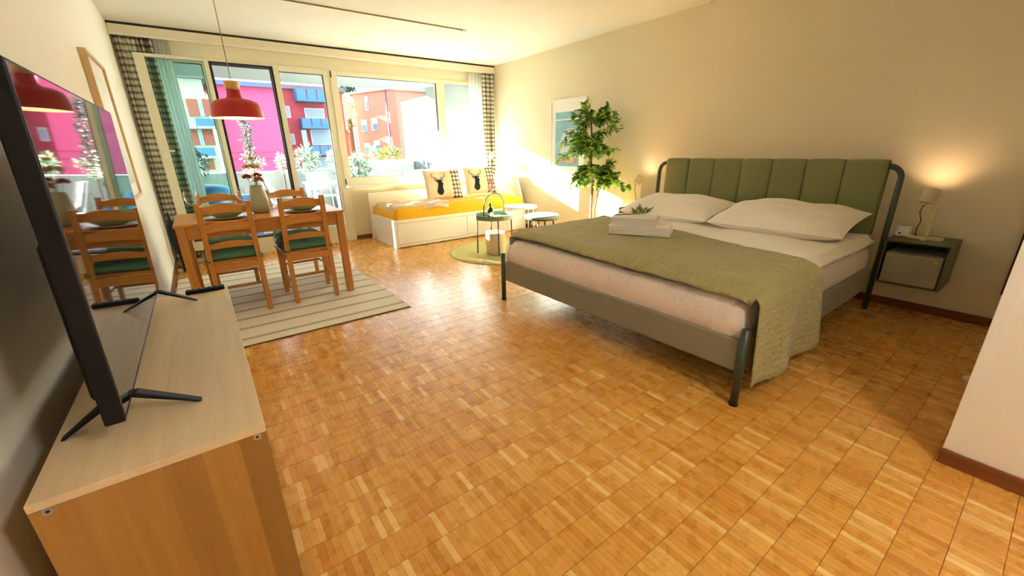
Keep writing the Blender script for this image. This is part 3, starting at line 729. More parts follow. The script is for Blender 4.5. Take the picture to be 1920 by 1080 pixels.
# ------------------------------------------------------------------ daybed
plain('daybed_white', (0.83, 0.80, 0.72), 0.45, var=0.015)
plain('daybed_seam', (0.35, 0.30, 0.22), 0.7)
DX0, DX1, DYF, DYB = 1.885, 4.02, 5.06, 5.90
e = empty('daybed', ((DX0 + DX1) / 2, (DYF + DYB) / 2, 0)); tag(e, 'white daybed with two drawers under the window', 'daybed')
bx('end_panel', 'daybed_white', e, DX0, DX0 + 0.03, DYF + 0.002, DYB, 0.0, 0.365, 0.003)
prof = [(DYF + 0.004, 0.0), (DYF + 0.004, 0.30), (5.27, 0.835), (5.30, 0.85), (5.84, 0.85), (5.84, 0.0)]
m = MB(); k = len(prof)
m.add([(DX1 - 0.03, y, z) for y, z in prof] + [(DX1, y, z) for y, z in prof], [tuple(range(k)), tuple(range(2 * k - 1, k - 1, -1))] + [(i, k + i, k + (i + 1) % k, (i + 1) % k) for i in range(k)])
m.build('end_panel', 'daybed_white', e, bevel=0.004)
bx('back_panel', 'daybed_white', e, DX0 - 0.02, DX1 - 0.031, DYB + 0.001, DYB + 0.03, 0.0, 0.655, 0.003)
bx('base_panel', 'daybed_white', e, DX0 + 0.031, DX1 - 0.031, DYF + 0.02, DYB - 0.001, 0.26, 0.275)
bx('front_rail', 'daybed_white', e, DX0 + 0.031, DX1 - 0.031, DYF + 0.004, DYF + 0.019, 0.325, 0.365, 0.002)
bx('front_rail', 'daybed_white', e, DX0 + 0.031, DX1 - 0.031, DYF + 0.004, DYF + 0.019, 0.012, 0.045, 0.002)
xm = (DX0 + DX1) / 2
for x0, x1 in ((DX0 + 0.034, xm - 0.003), (xm + 0.003, DX1 - 0.034)):
    dr = bx('drawer', 'daybed_white', e, x0, x1, DYF + 0.001, DYF + 0.018, 0.049, 0.320, 0.003)
    bx('drawer_box', 'daybed_white', dr, x0 + 0.02, x1 - 0.02, DYF + 0.0185, DYB - 0.06, 0.06, 0.22)
def soft_box(x0, x1, y0, y1, z0, z1, r, amp, seed, nx=40, ny=20, fr=3.0):
    """rounded mattress-like block with slightly uneven top"""
    m = MB()
    def top(a, b):
        x = x0 + (x1 - x0) * a; y = y0 + (y1 - y0) * b
        e_ = min(x - x0, x1 - x, y - y0, y1 - y)
        k = 1 - min(1, e_ / r); drop = r * (1 - math.sqrt(max(0, 1 - k * k)))
        q = amp * noise.noise(Vector((x * fr + seed, y * fr, 0.3)))
        return (x, y, z1 - drop + q * (1 - k))
    m.grid(top, nx, ny)
    n = nx + 1
    ring = [i for i in range(n)] + [n * j + nx for j in range(1, ny + 1)] + [n * ny + i for i in range(nx - 1, -1, -1)] + [n * j for j in range(ny - 1, 0, -1)]
    o = len(m.v); L = len(ring)
    cxm, cym = (x0 + x1) / 2, (y0 + y1) / 2
    for kk, zf in enumerate((0.5, 0.15, 0.0)):
        for i in ring:
            x, y, z = m.v[i]; bul = 0.012 * math.sin(zf * math.pi) if kk < 2 else -0.01
            dx = 1 if x >= x1 - 1e-4 else (-1 if x <= x0 + 1e-4 else 0); dy = 1 if y >= y1 - 1e-4 else (-1 if y <= y0 + 1e-4 else 0)
            m.v.append((x + dx * bul, y + dy * bul, z0 + (z1 - r - z0) * zf + (amp * 0.5 * noise.noise(Vector((x * 7, y * 7, zf * 4 + seed))) if kk < 2 else 0)))
    m.f += [(ring[i], o + i, o + (i + 1) % L, ring[(i + 1) % L]) for i in range(L)]
    for kk in range(2): m.f += [(o + kk * L + i, o + (kk + 1) * L + i, o + (kk + 1) * L + (i + 1) % L, o + kk * L + (i + 1) % L) for i in range(L)]
    m.f.append(tuple(o + 2 * L + i for i in range(L))[::-1])
    return m
fabric('sheet_yellow', srgb(240, 184, 40), srgb(222, 158, 26), 400, wrinkle=((6, 2, 6), 2.0, 0.35, 0.03))
tag(soft_box(DX0 + 0.034, DX1 - 0.034, DYF + 0.022, DYB - 0.004, 0.2755, 0.515, 0.05, 0.012, 1).build('daybed_mattress', 'sheet_yellow', None, ((DX0 + DX1) / 2, 5.5, 0.276), smooth=True),
    'mattress in a bright yellow sheet lying on the white daybed', 'mattress')
# pale throw over the yellow mattress
fabric('throw_pale', srgb(232, 214, 196), srgb(208, 178, 150), 300, var=0.5, wrinkle=((5, 5, 5), 2.2, 0.6, 0.03))
def throw(u, v):
    x = DX0 + 0.02 + u * (0.78 + 0.12 * v + 0.05 * math.sin(v * 7)); y = DYF + 0.03 + v * 0.62 + 0.03 * math.sin(u * 6)
    z = 0.526 + 0.014 * noise.noise(Vector((x * 6, y * 6, 2))) + 0.010 * math.sin(x * 17 + y * 8)
    e_ = min(x - (DX0 + 0.034), 9)
    if u < 0.12: k = 1 - u / 0.12; z -= 0.10 * k * k; x = DX0 + 0.03 + 0.05 * (1 - k)
    if v < 0.10: z -= 0.05 * (1 - v / 0.10) ** 2
    return (x, y, max(z, 0.40))
tag(MB().grid(throw, 40, 30).build('throw_blanket', 'throw_pale', None, (2.3, 5.4, 0.52), smooth=True, solid=0.006), 'pale pinkish throw spread over the foot of the yellow mattress', 'blanket')
# two stag cushions
fabric('linen_natural', srgb(226, 208, 172), srgb(206, 184, 146), 420)
checked('check_pillow', 0.062, srgb(228, 212, 184), (0.012, 0.012, 0.012))
plain('print_black', (0.010, 0.011, 0.012), 0.9)
def cushion(center, w, h, split, stag_u, label, lean=14, su=1.0, roll=0.0):
    c = Vector(center); e = empty('stag_cushion', (c.x, c.y, c.z - h / 2)); tag(e, label, 'cushion', 'stag cushions on the daybed')
    M = Matrix.Translation(c) @ Matrix.Rotation(R(roll), 4, 'Y') @ Matrix.Rotation(R(lean), 4, 'X') @ Matrix.Rotation(0, 4, 'Z')
    M = Matrix.Translation(c) @ Matrix.Rotation(R(roll), 4, 'Y') @ Matrix.Rotation(R(-lean), 4, 'X')
    m, surf = pillow_shape(w, h, 0.13, 0.42, 0.05, 30)
    n = 31; us = [2 * i / 30 - 1 for i in range(31)]
    a = MB(); a.v = list(m.v); a.uv = {}; b = MB(); b.v = list(m.v); b.uv = dict(m.uv)
    for f in m.f:
        u = sum(us[i % 31] for i in [(q % (n * n)) % n for q in f]) / 4
        (b if u > split else a).f.append(f)
    for q in (a, b):                       # drop unused vertices
        used = sorted({i for f in q.f for i in f}); mp = {o: k for k, o in enumerate(used)}
        q.uv = {mp[i]: m.uv[i] for i in used}; q.v = [q.v[i] for i in used]; q.f = [tuple(mp[i] for i in f) for f in q.f]
        place(q, M)
    a.uv = {}
    a.build('linen_cover', 'linen_natural', e, smooth=True); b.build('checked_band', 'check_pillow', e, smooth=True)
    # stag head silhouette printed on the front (flat print following the cloth)
    s = MB()
    def P(dx, dz):
        u = stag_u + dx / (w / 2); v = dz / (h / 2)
        return surf(max(-0.98, min(0.98, u)), max(-0.98, min(0.98, v)), -1) + Vector((0, -0.003, 0))
    rows = [(-0.165, -0.012, 0.016), (-0.150, -0.036, 0.036), (-0.130, -0.054, 0.050), (-0.105, -0.060, 0.054), (-0.080, -0.050, 0.048), (-0.055, -0.038, 0.044),
            (-0.030, -0.030, 0.048), (-0.005, -0.026, 0.062), (0.012, -0.026, 0.060), (0.028, -0.030, 0.046), (0.044, -0.028, 0.030), (0.060, -0.016, 0.018)]
    V = []; F = []
    for z, l, r_ in rows:
        for k in range(5): V.append(P(l + (r_ - l) * k / 4, z))
    for i in range(len(rows) - 1):
        for k in range(4): F.append((i * 5 + k, i * 5 + k + 1, i * 5 + 6 + k, i * 5 + 5 + k))
    s.add(V, F)
    def stroke(pts, w0, w1):
        V = []; k = len(pts)
        for i, (x, z) in enumerate(pts):
            x2, z2 = pts[min(i + 1, k - 1)]; x1, z1 = pts[max(i - 1, 0)]; d = Vector((x2 - x1, z2 - z1)); d.normalize(); ww = (w0 + (w1 - w0) * i / (k - 1)) / 2
            V += [P(x - d.y * ww, z + d.x * ww), P(x + d.y * ww, z - d.x * ww)]
        s.add(V, [(2 * i, 2 * i + 1, 2 * i + 3, 2 * i + 2) for i in range(k - 1)])
    for g in (-1, 1):
        stroke([(g * 0.022, 0.040), (g * 0.05, 0.050), (g * 0.075, 0.062)], 0.030, 0.008)
        stroke([(g * 0.010, 0.055), (g * 0.03, 0.075), (g * 0.065, 0.085), (g * 0.095, 0.105), (g * 0.108, 0.135), (g * 0.105, 0.165)], 0.012, 0.005)
        stroke([(g * 0.04, 0.080), (g * 0.042, 0.105)], 0.008, 0.003)
        stroke([(g * 0.068, 0.086), (g * 0.062, 0.120)], 0.008, 0.003)
        stroke([(g * 0.096, 0.106), (g * 0.125, 0.118)], 0.007, 0.003)
        stroke([(g * 0.106, 0.132), (g * 0.080, 0.160)], 0.007, 0.003)
    place(s, M); s.build('stag_print', 'print_black', e)
    return e
cushion(PY(831, 348, 5.66) + Vector((0, 0, 0.015)), 0.60, 0.44, 0.42, -0.30, 'linen stag cushion leaning at the middle of the daybed, above the pale throw', 16)
cushion(PY(900, 340, 5.67) + Vector((0, 0, 0.015)), 0.56, 0.42, 0.34, -0.38, 'linen stag cushion leaning at the daybed end beside the checked curtain', 16)

# clamp lamp on the daybed end panel
plain('lamp_white', (0.82, 0.80, 0.74), 0.4)
plain('lamp_beige', srgb(214, 200, 160), 0.45)
plain('lamp_glow', (1, 0.85, 0.6), 0.5, emit=((1.0, 0.66, 0.34), 2.5))
def spot(name, loc, target, energy, size, parent, col=(1.0, 0.62, 0.32), blend=1.0):
    l = bpy.data.lights.new(name, 'SPOT'); l.energy = energy; l.spot_size = R(size); l.spot_blend = blend; l.color = col; l.shadow_soft_size = 0.02
    o = bpy.data.objects.new(name, l); C.objects.link(o)
    loc = Vector(loc); o.location = loc - Vector(ORG[parent.name]); o.parent = parent
    o.rotation_euler = (Vector(target) - loc).to_track_quat('-Z', 'Y').to_euler()
    return o
e = empty('clamp_lamp', (4.005, 5.72, 0.85)); tag(e, 'small white clamp lamp on the daybed end panel in front of the curtain', 'lamp')
m = MB().box(3.975, 4.035, 5.70, 5.74, 0.852, 0.875); m.build('clamp', 'lamp_white', e, bevel=0.004)
MB().tube([(4.005, 5.72, 0.875), (3.97, 5.735, 0.98), (3.90, 5.745, 1.06), (3.85, 5.75, 1.085)], 0.006, 8).build('arm', 'lamp_white', e, smooth=True)
hd = MB().lathe([(0.0001, -0.05), (0.022, -0.05), (0.034, -0.01), (0.042, 0.045), (0.039, 0.045), (0.030, -0.005), (0.0001, -0.03)], 0, 0, 24)
axis = (Vector((4.1, 5.78, 1.24)) - Vector((3.86, 5.75, 1.09))).normalized()
place(hd, Matrix.Translation((3.87, 5.75, 1.10)) @ axis.to_track_quat('Z', 'Y').to_matrix().to_4x4())
hd.build('lamp_head', 'lamp_white', e, smooth=True)
spot('clamp_spot', Vector((3.87, 5.75, 1.10)) + axis * 0.05, (4.1, 5.80, 1.25), 0.3, 90, e)

# ------------------------------------------------------------------ round rug, tray table, basket, white table, stool
fabric('rug_olive', srgb(200, 190, 116), srgb(170, 162, 88), 160, strength=0.8, var=0.4)
RCX, RCY, RR = 2.87, 4.07, 0.66
m = MB().lathe([(0.0001, 0.0125), (RR - 0.03, 0.0125), (RR - 0.008, 0.0105), (RR, 0.005), (RR, 0.0008)], RCX, RCY, 96)
for v_ in range(len(m.v)):
    x, y, z = m.v[v_]; q = 1 + 0.006 * noise.noise(Vector((x * 7, y * 7, 0))); m.v[v_] = (RCX + (x - RCX) * q, RCY + (y - RCY) * q, z)
tag(m.build('round_rug', 'rug_olive', None, (RCX, RCY, 0), smooth=True), 'round olive shaggy rug beside the foot of the bed', 'rug')
RT = 0.0128
plain('tray_green', srgb(118, 140, 100), 0.4, var=0.05)
plain('tray_leg', srgb(40, 48, 42), 0.4)
def tray_table(cx, cy0, zt, r, legmat, traymat, label, z0, handle=False, nleg=4, off=0.5, rim=0.045, name='tray_table', cat='side table'):
    e = empty(name, (cx, cy0, z0)); tag(e, label, cat)
    MB().lathe([(0.0001, zt - 0.004), (r - 0.004, zt - 0.004), (r - 0.004, zt + rim - 0.004), (r, zt + rim - 0.004), (r + 0.001, zt - 0.012), (r - 0.02, zt - 0.014), (0.0001, zt - 0.014)][::-1], cx, cy0, 48).build('tray', traymat, e, smooth=False)
    for k in range(nleg):
        t = off + 2 * math.pi * k / nleg
        MB().tube([(cx + (r - 0.025) * math.cos(t), cy0 + (r - 0.025) * math.sin(t), zt - 0.014), (cx + (r - 0.012) * math.cos(t), cy0 + (r - 0.012) * math.sin(t), z0)], 0.008, 8).build('leg', legmat, e)
    return e
TCX, TCY, TTZ = 2.745, 4.06, 0.435
tt = tray_table(TCX, TCY, TTZ, 0.23, 'tray_leg', 'tray_green', 'green round tray table with arched handle on the olive rug', RT, off=2.75)
pts = []
for k in range(17):
    t = math.pi * k / 16; q = Vector((0.185, 0.06, 0)) * math.cos(t)
    pts.append((TCX + q.x, TCY + q.y, TTZ + 0.03 + 0.25 * math.sin(t) ** 0.55))
MB().tube(pts, 0.0065, 8).build('handle', 'tray_leg', tt, smooth=True)
# dark bottle vase with orchid stem on the tray
plain('bottle_black', (0.012, 0.014, 0.016), 0.12, coat=0.5); plain('paper_white', (0.8, 0.8, 0.78), 0.7)
plain('stem_green', srgb(120, 150, 60), 0.6); plain('orchid_pink', srgb(196, 120, 150), 0.6, var=0.3, vscale=40)
q = PZ(920, 409, TTZ); bxx, byy, bz = 2.665, 4.02, TTZ - 0.0035
e = empty('bottle_vase', (bxx, byy, bz)); tag(e, 'black bottle vase with a white label standing on the green tray', 'vase')
MB().lathe([(r, bz + z) for r, z in ((0.0001, 0.0), (0.036, 0.0), (0.037, 0.006), (0.037, 0.10), (0.033, 0.118), (0.014, 0.135), (0.013, 0.17), (0.016, 0.172), (0.016, 0.182), (0.010, 0.182), (0.010, 0.13))], bxx, byy, 28).build('bottle', 'bottle_black', e, smooth=True)
m = MB()
for k in range(9):
    t = R(-165 + k * 13); x, y = bxx + 0.0375 * math.cos(t), byy + 0.0375 * math.sin(t); ww = 0.03 * (1 - abs(k - 4) / 4.6)
    m.v += [(x, y, bz + 0.055 - ww), (x, y, bz + 0.055 + ww)]
m.f = [(2 * k, 2 * k + 2, 2 * k + 3, 2 * k + 1) for k in range(8)]
m.build('label_patch', 'paper_white', e)
e = empty('orchid_stem', (bxx, byy, bz + 0.14)); tag(e, 'orchid stem with pink blossoms arching out of the black bottle', 'flower')
st = [(bxx, byy, bz + 0.135), (bxx + 0.004, byy + 0.002, bz + 0.24), (bxx + 0.03, byy + 0.005, bz + 0.31), (bxx + 0.055, byy + 0.008, bz + 0.36), (bxx + 0.03, byy + 0.004, bz + 0.43), (bxx + 0.01, byy, bz + 0.46)]
MB().tube(st, 0.003, 6).build('stem', 'stem_green', e, smooth=True)
rnd = random.Random(4)
for k in range(7):
    c = Vector((bxx + 0.02 + rnd.uniform(-0.045, 0.05), byy + rnd.uniform(-0.02, 0.02), bz + 0.33 + k * 0.019)); m = MB()
    for a_ in range(5):
        t = a_ * 1.2566 + rnd.random(); dv = Vector((math.cos(t), -0.35, math.sin(t))) * 0.020; s_ = Vector((-math.sin(t), 0, math.cos(t))) * 0.009
        m.add([c, c + dv * 0.6 + s_, c + dv, c + dv * 0.6 - s_], [(0, 1, 2, 3)])
    m.build('blossom', 'orchid_pink', e)
o = MB().lathe([(0.0001, bz + 0.004), (0.035, bz + 0.004), (0.05, bz + 0.012), (0.051, bz + 0.010), (0.036, bz + 0.0003), (0.0001, bz + 0.0003)][::-1], TCX + 0.07, TCY + 0.02, 24).build('saucer', 'porcelain', None, (TCX + 0.07, TCY + 0.02, bz), smooth=True)
tag(o, 'small white saucer beside the bottle on the green tray', 'saucer')
# basket under the tray table
fabric('basket_cloth', srgb(226, 208, 176), srgb(200, 176, 138), 260, wrinkle=((4, 4, 4), 4.0, 0.5, 0.03))
bcx, bcy = 2.70, 3.98
m = MB().lathe([(r, RT + z) for r, z in ((0.0001, 0.002), (0.10, 0.001), (0.112, 0.02), (0.118, 0.14), (0.114, 0.25), (0.119, 0.262), (0.110, 0.262), (0.108, 0.245), (0.108, 0.03), (0.0001, 0.02))], bcx, bcy, 40)
for i_ in range(len(m.v)):
    x, y, z = m.v[i_]; q = 1 + 0.10 * noise.noise(Vector((x * 9, y * 9, z * 9))); m.v[i_] = (bcx + (x - bcx) * q, bcy + (y - bcy) * q, z)
tag(m.build('cloth_basket', 'basket_cloth', None, (bcx, bcy, RT), smooth=True), 'cream soft cloth basket standing under the green tray table', 'basket')
tray_table(3.66, 4.74, 0.41, 0.245, 'lamp_white', 'lamp_white', 'white round side table standing against the daybed front', 0.0005, off=0.35, rim=0.02, name='round_side_table')
plain('seat_grey', srgb(104, 120, 112), 0.7, var=0.1); plain('stool_dark', (0.03, 0.035, 0.03), 0.5)
pq = PZ(1020, 411, 0.40)
e = empty('round_stool', (3.42, 3.98, 0)); tag(e, 'low round stool with a grey green cushioned seat between ficus and round rug', 'stool')
sx, sy = 3.42, 3.98
for k in range(4):
    t = 0.6 + k * math.pi / 2
    MB().tube([(sx + 0.15 * math.cos(t), sy + 0.15 * math.sin(t), 0.35), (sx + 0.19 * math.cos(t), sy + 0.19 * math.sin(t), 0.0005)], 0.012, 8).build('leg', 'stool_dark', e)
MB().lathe([(0.0001, 0.35), (0.20, 0.35), (0.215, 0.365), (0.215, 0.375), (0.0001, 0.375)], sx, sy, 40).build('seat_base', 'stool_dark', e)
MB().lathe([(0.0001, 0.3755), (0.21, 0.3755), (0.225, 0.385), (0.222, 0.40), (0.19, 0.41), (0.0001, 0.414)], sx, sy, 40).build('seat_pad', 'seat_grey', e, smooth=True)

# ------------------------------------------------------------------ ficus tree
wood('bark', srgb(120, 88, 52), srgb(92, 64, 36), 'z', 0.8)
def leaf_material(name, ramp):
    m, nt, p = base_mat(name)
    g = N(nt, 'ShaderNodeNewGeometry'); r = N(nt, 'ShaderNodeValToRGB'); cr = r.color_ramp
    cr.elements[0].color = (*ramp[0], 1); cr.elements[1].color = (*ramp[-1], 1)
    for i, c in enumerate(ramp[1:-1]): q = cr.elements.new((i + 1) / (len(ramp) - 1)); q.color = (*c, 1)
    nt.links.new(g.outputs['Random Per Island'], r.inputs[0]); nt.links.new(r.outputs[0], p.inputs['Base Color'])
    p.inputs['Roughness'].default_value = 0.4; p.inputs['Specular IOR Level'].default_value = 0.4
    tl = N(nt, 'ShaderNodeBsdfTranslucent'); nt.links.new(r.outputs[0], tl.inputs[0])
    mx = N(nt, 'ShaderNodeMixShader'); mx.inputs[0].default_value = 0.35
    out = nt.nodes['Material Output']
    nt.links.new(p.outputs[0], mx.inputs[1]); nt.links.new(tl.outputs[0], mx.inputs[2]); nt.links.new(mx.outputs[0], out.inputs[0])
    return m
leaf_material('ficus_leaf', [srgb(52, 92, 30), srgb(94, 140, 44), srgb(140, 180, 62), srgb(190, 214, 104)])
def leafgeo(m, base, d, up, L, W):
    s_ = d.cross(up)
    if s_.length < 1e-3: s_ = d.cross(Vector((1, 0, 0)))
    s_.normalize(); n = s_.cross(d)
    p0 = base; p1 = base + d * L * 0.35; p2 = base + d * L * 0.7; p3 = base + d * L - n * L * 0.12
    m.add([p0, p1 + s_ * W / 2 + n * W * 0.12, p1, p1 - s_ * W / 2 + n * W * 0.12, p2 + s_ * W * 0.38 + n * W * 0.08, p2, p2 - s_ * W * 0.38 + n * W * 0.08, p3],
          [(0, 2, 1), (0, 3, 2), (1, 2, 5, 4), (2, 3, 6, 5), (4, 5, 7), (5, 6, 7)])
FXB = Vector((3.80, 3.47, 0))
e = empty('ficus_tree', tuple(FXB)); tag(e, 'tall green ficus tree with a slim trunk in front of the framed print', 'plant')
plain('pot_grey', (0.32, 0.31, 0.29), 0.7)
MB().lathe([(0.0001, 0.001), (0.10, 0.001), (0.14, 0.25), (0.145, 0.26), (0.132, 0.26), (0.125, 0.20), (0.0001, 0.20)], FXB.x, FXB.y, 32).build('pot', 'pot_grey', e, smooth=True)
def fx(u, v): return PX(u, v, 3.80)
trunk = [FXB + Vector((0, 0, 0.2))] + [fx(1108, 395), fx(1112, 340), fx(1108, 300), fx(1110, 260), fx(1108, 225), fx(1112, 205)]
MB().tube(trunk, [0.016, 0.015, 0.014, 0.012, 0.010, 0.008, 0.004], 8).build('trunk', 'bark', e, smooth=True)
side = [FXB + Vector((0.0, -0.03, 0.2)), fx(1114, 393), fx(1122, 360), fx(1135, 335), fx(1150, 318)]
MB().tube(side, [0.010, 0.009, 0.008, 0.006, 0.004], 8).build('trunk', 'bark', e, smooth=True)
rnd = random.Random(11); fo = MB(); br = MB()
sprays = []
def spray(a, b, n, wid):
    a = Vector(a); b = Vector(b); br.tube([a, (a + b) / 2 + Vector((0, 0, 0.02)), b], 0.003, 5)
    for k in range(int(n * 2.4)):
        t = rnd.uniform(0.2, 1.05); p_ = a.lerp(b, t) + Vector((0, 0, 0.02 * math.sin(t * 3.1)))
        p_ += Vector((rnd.uniform(-wid, wid), rnd.uniform(-wid, wid), rnd.uniform(-wid, wid) * 0.7)) * 0.6
        d = ((b - a).normalized() * 0.6 + Vector((rnd.uniform(-1, 1), rnd.uniform(-1, 1), rnd.uniform(-0.9, 0.5)))).normalized()
        leafgeo(fo, p_, d, Vector((rnd.uniform(-0.5, 0.5), rnd.uniform(-0.5, 0.5), 1)), rnd.uniform(0.058, 0.095), rnd.uniform(0.036, 0.050))
def tips(origin_uv, tip_uvs, n, wid, depth=0.16):
    o_ = fx(*origin_uv)
    for (u, v) in tip_uvs:
        t = fx(u, v) + Vector((rnd.uniform(-depth, min(depth, 0.16)), 0, 0)); spray(o_, t, n, wid)
tips((1109, 232), [(1080, 218), (1092, 205), (1108, 198), (1125, 200), (1140, 208), (1150, 216), (1135, 222), (1085, 234), (1146, 226)], 17, 0.055)
tips((1109, 262), [(1068, 222), (1072, 250), (1148, 240), (1138, 250), (1080, 262)], 14, 0.05)
tips((1109, 280), [(1056, 266), (1066, 286), (1074, 270), (1086, 262), (1098, 258), (1138, 264), (1136, 280), (1125, 270), (1066, 296), (1090, 294), (1112, 290), (1076, 280)], 19, 0.05)
tips((1110, 312), [(1090, 318), (1078, 326), (1100, 322), (1070, 340), (1085, 345), (1098, 345), (1062, 352), (1118, 320), (1094, 334)], 19, 0.05)
tips((1132, 338), [(1148, 305), (1136, 318), (1148, 326), (1160, 338), (1164, 352), (1150, 345), (1128, 325), (1138, 345), (1124, 318), (1156, 330)], 19, 0.05)
br.build('branch', 'bark', e)
tag(fo.build('foliage', 'ficus_leaf', e), kind='stuff')

# ------------------------------------------------------------------ framed poster on the right wall
e = empty('framed_poster', (XR, 4.23, 0.81)); tag(e, 'white framed blue travel poster on the cream wall behind the ficus', 'picture')
qy0, qy1, qz0, qz1 = 3.90, 4.57, 0.81, 1.81
X1 = XR - 0.001; X0 = XR - 0.024; m = MB()
for a in ((qy0, qy0 + 0.016, qz0, qz1), (qy1 - 0.016, qy1, qz0, qz1), (qy0 + 0.016, qy1 - 0.016, qz0, qz0 + 0.016), (qy0 + 0.016, qy1 - 0.016, qz1 - 0.016, qz1)): m.box(X0, X1, *a)
m.build('picture_frame', 'white_paint', e, bevel=0.001)
bx('mat_board', 'mat_board', e, XR - 0.013, XR - 0.001, qy0 + 0.016, qy1 - 0.016, qz0 + 0.016, qz1 - 0.016)
def poster():
    m, nt, p = base_mat('poster_print')
    sp = N(nt, 'ShaderNodeSeparateXYZ'); nt.links.new(coords(nt), sp.inputs[0]); yy, zz = sp.outputs[1], sp.outputs[2]
    n = noise_tex(nt, coords(nt, (1, 1, 1)), 7.0, 4.0)
    sea = mixc(nt, n.outputs[0], srgb(96, 158, 176), srgb(150, 196, 204))
    # pale dome shape (y about the poster centre, z up)
    r2 = mathn(nt, 'ADD', mathn(nt, 'POWER', mathn(nt, 'DIVIDE', mathn(nt, 'SUBTRACT', yy, -0.04), 0.19), 2.0), mathn(nt, 'POWER', mathn(nt, 'DIVIDE', mathn(nt, 'SUBTRACT', zz, 0.42), 0.22), 2.0))
    dome = mathn(nt, 'LESS_THAN', r2, 1.0)
    c = mixc(nt, mathn(nt, 'MULTIPLY', dome, 0.75), sea, srgb(206, 214, 220))
    line = mathn(nt, 'MULTIPLY', mathn(nt, 'GREATER_THAN', zz, 0.745), mathn(nt, 'LESS_THAN', zz, 0.757))
    c = mixc(nt, line, c, (0.85, 0.88, 0.86))
    nt.links.new(c, p.inputs['Base Color']); p.inputs['Roughness'].default_value = 0.35
poster()
bx('art_print', 'poster_print', e, XR - 0.0138, XR - 0.0132, qy0 + 0.115, qy1 - 0.095, 0.965, 1.655)
plain('poster_red', srgb(226, 120, 96), 0.6)
# lettering row of the poster (illegible in the photograph: short block strokes)
yy = qy1 - 0.13; k = 0
while yy > qy0 + 0.16:
    ww = 0.036 if k % 3 else 0.028
    q = MB().box(XR - 0.0145, XR - 0.0139, yy - ww * 0.35, yy, 1.012, 1.075)
    if k % 2: q.box(XR - 0.0145, XR - 0.0139, yy - ww, yy - ww * 0.7, 1.012, 1.075)
    q.box(XR - 0.0145, XR - 0.0139, yy - ww, yy - ww * 0.35, 1.060 if k % 2 else 1.035, 1.075 if k % 2 else 1.050)
    q.build('poster_letter', 'poster_red', e); yy -= ww + 0.012; k += 1

# ------------------------------------------------------------------ bed
fabric('bed_fabric', srgb(150, 145, 128), srgb(118, 114, 98), 420, strength=0.5)
fabric('head_fabric', srgb(136, 140, 96), srgb(112, 116, 74), 260, strength=0.5)
plain('bed_metal', srgb(58, 70, 56), 0.35, var=0.05)
plain('bed_dark', (0.012, 0.013, 0.012), 0.6)
BXF, BYN, BYF, BXH = 1.866, 0.738, 2.652, 3.87
e = empty('double_bed', (2.9, 1.7, 0)); tag(e, 'double bed with green channelled headboard and grey upholstered frame', 'bed')
for y in (BYN, BYF):
    MB().tube([(BXF, y, 0.012), (BXF, y, 0.40)], 0.0185, 16).build('leg', 'bed_metal', e, smooth=True)
    MB().lathe([(0.0001, 0.0005), (0.022, 0.0005), (0.022, 0.012), (0.0001, 0.012)], BXF, y, 16).build('foot_cap', 'bed_dark', e)
def soft_rail(name, x0, x1, y0, y1, z0, z1): return bx(name, 'bed_fabric', e, x0, x1, y0, y1, z0, z1, 0.008)
soft_rail('footboard', 1.868, 1.905, BYN + 0.022, BYF - 0.022, 0.172, 0.336)
soft_rail('side_rail', 1.906, 3.80, BYN + 0.005, BYN + 0.04, 0.172, 0.336)
soft_rail('side_rail', 1.906, 3.80, BYF - 0.04, BYF - 0.005, 0.172, 0.336)
bx('slat_base', 'bed_dark', e, 1.906, 3.80, BYN + 0.041, BYF - 0.041, 0.215, 0.30)
# tubular headboard frame with rounded shoulders
def hx_(z): return BXH + (z - 0.0) * 0.035
zt = 1.045
for y, s in ((BYN, 1), (BYF, -1)):
    pts = [(hx_(0), y, 0.001), (hx_(0.5), y, 0.5), (hx_(0.93), y, 0.95)]
    for k in range(1, 9):
        t = k / 8 * math.pi / 2; pts.append((hx_(1.0), y + s * 0.085 * (1 - math.cos(t)), 0.955 + 0.085 * math.sin(t)))
    pts.append((hx_(1.0), y + s * 0.14, 1.040))
    MB().tube(pts, 0.0185, 14).build('headboard_post', 'bed_metal', e, smooth=True)
MB().tube([(hx_(1.0), BYN + 0.12, 1.040), (hx_(1.0), BYF - 0.12, 1.040)], 0.0175, 12).build('headboard_bar', 'bed_metal', e)
# seven upholstered channels
hy0, hy1 = 0.815, 2.560; nch = 7; cw = (hy1 - hy0) / nch
for k in range(nch):
    y0 = hy0 + k * cw + 0.0015; y1 = hy0 + (k + 1) * cw - 0.0015
    def chan(u, v, y0=y0, y1=y1, k=k):
        # v walks round the section: front bottom -> front top -> over -> back
        b = 0.011 * (1 - abs(2 * u - 1) ** 5); y = y0 + (y1 - y0) * u
        if v < 0.72:
            z = 0.34 + (1.055 - 0.34) * v / 0.72; wob = 0.004 * noise.noise(Vector((y * 8, z * 5, k * 3.1)))
            return (hx_(z) - 0.030 - b - wob, y, z)
        t = (v - 0.72) / 0.28
        if t < 0.5:
            a = t / 0.5 * math.pi; r = 0.030 + b * 0.6
            return (hx_(1.055) - r * math.cos(a), y, 1.055 + r * 0.85 * math.sin(a))
        z = 1.055 - (t - 0.5) / 0.5 * 0.5
        return (hx_(z) + 0.030, y, z)
    MB().grid(chan, 14, 44, flip=True).build('headboard_channel', 'head_fabric', e, smooth=True, solid=0.006)
bx('headboard_seam', 'bed_dark', e, hx_(0.6) - 0.004, hx_(0.6) + 0.006, hy0 + 0.01, hy1 - 0.01, 0.36, 1.02)

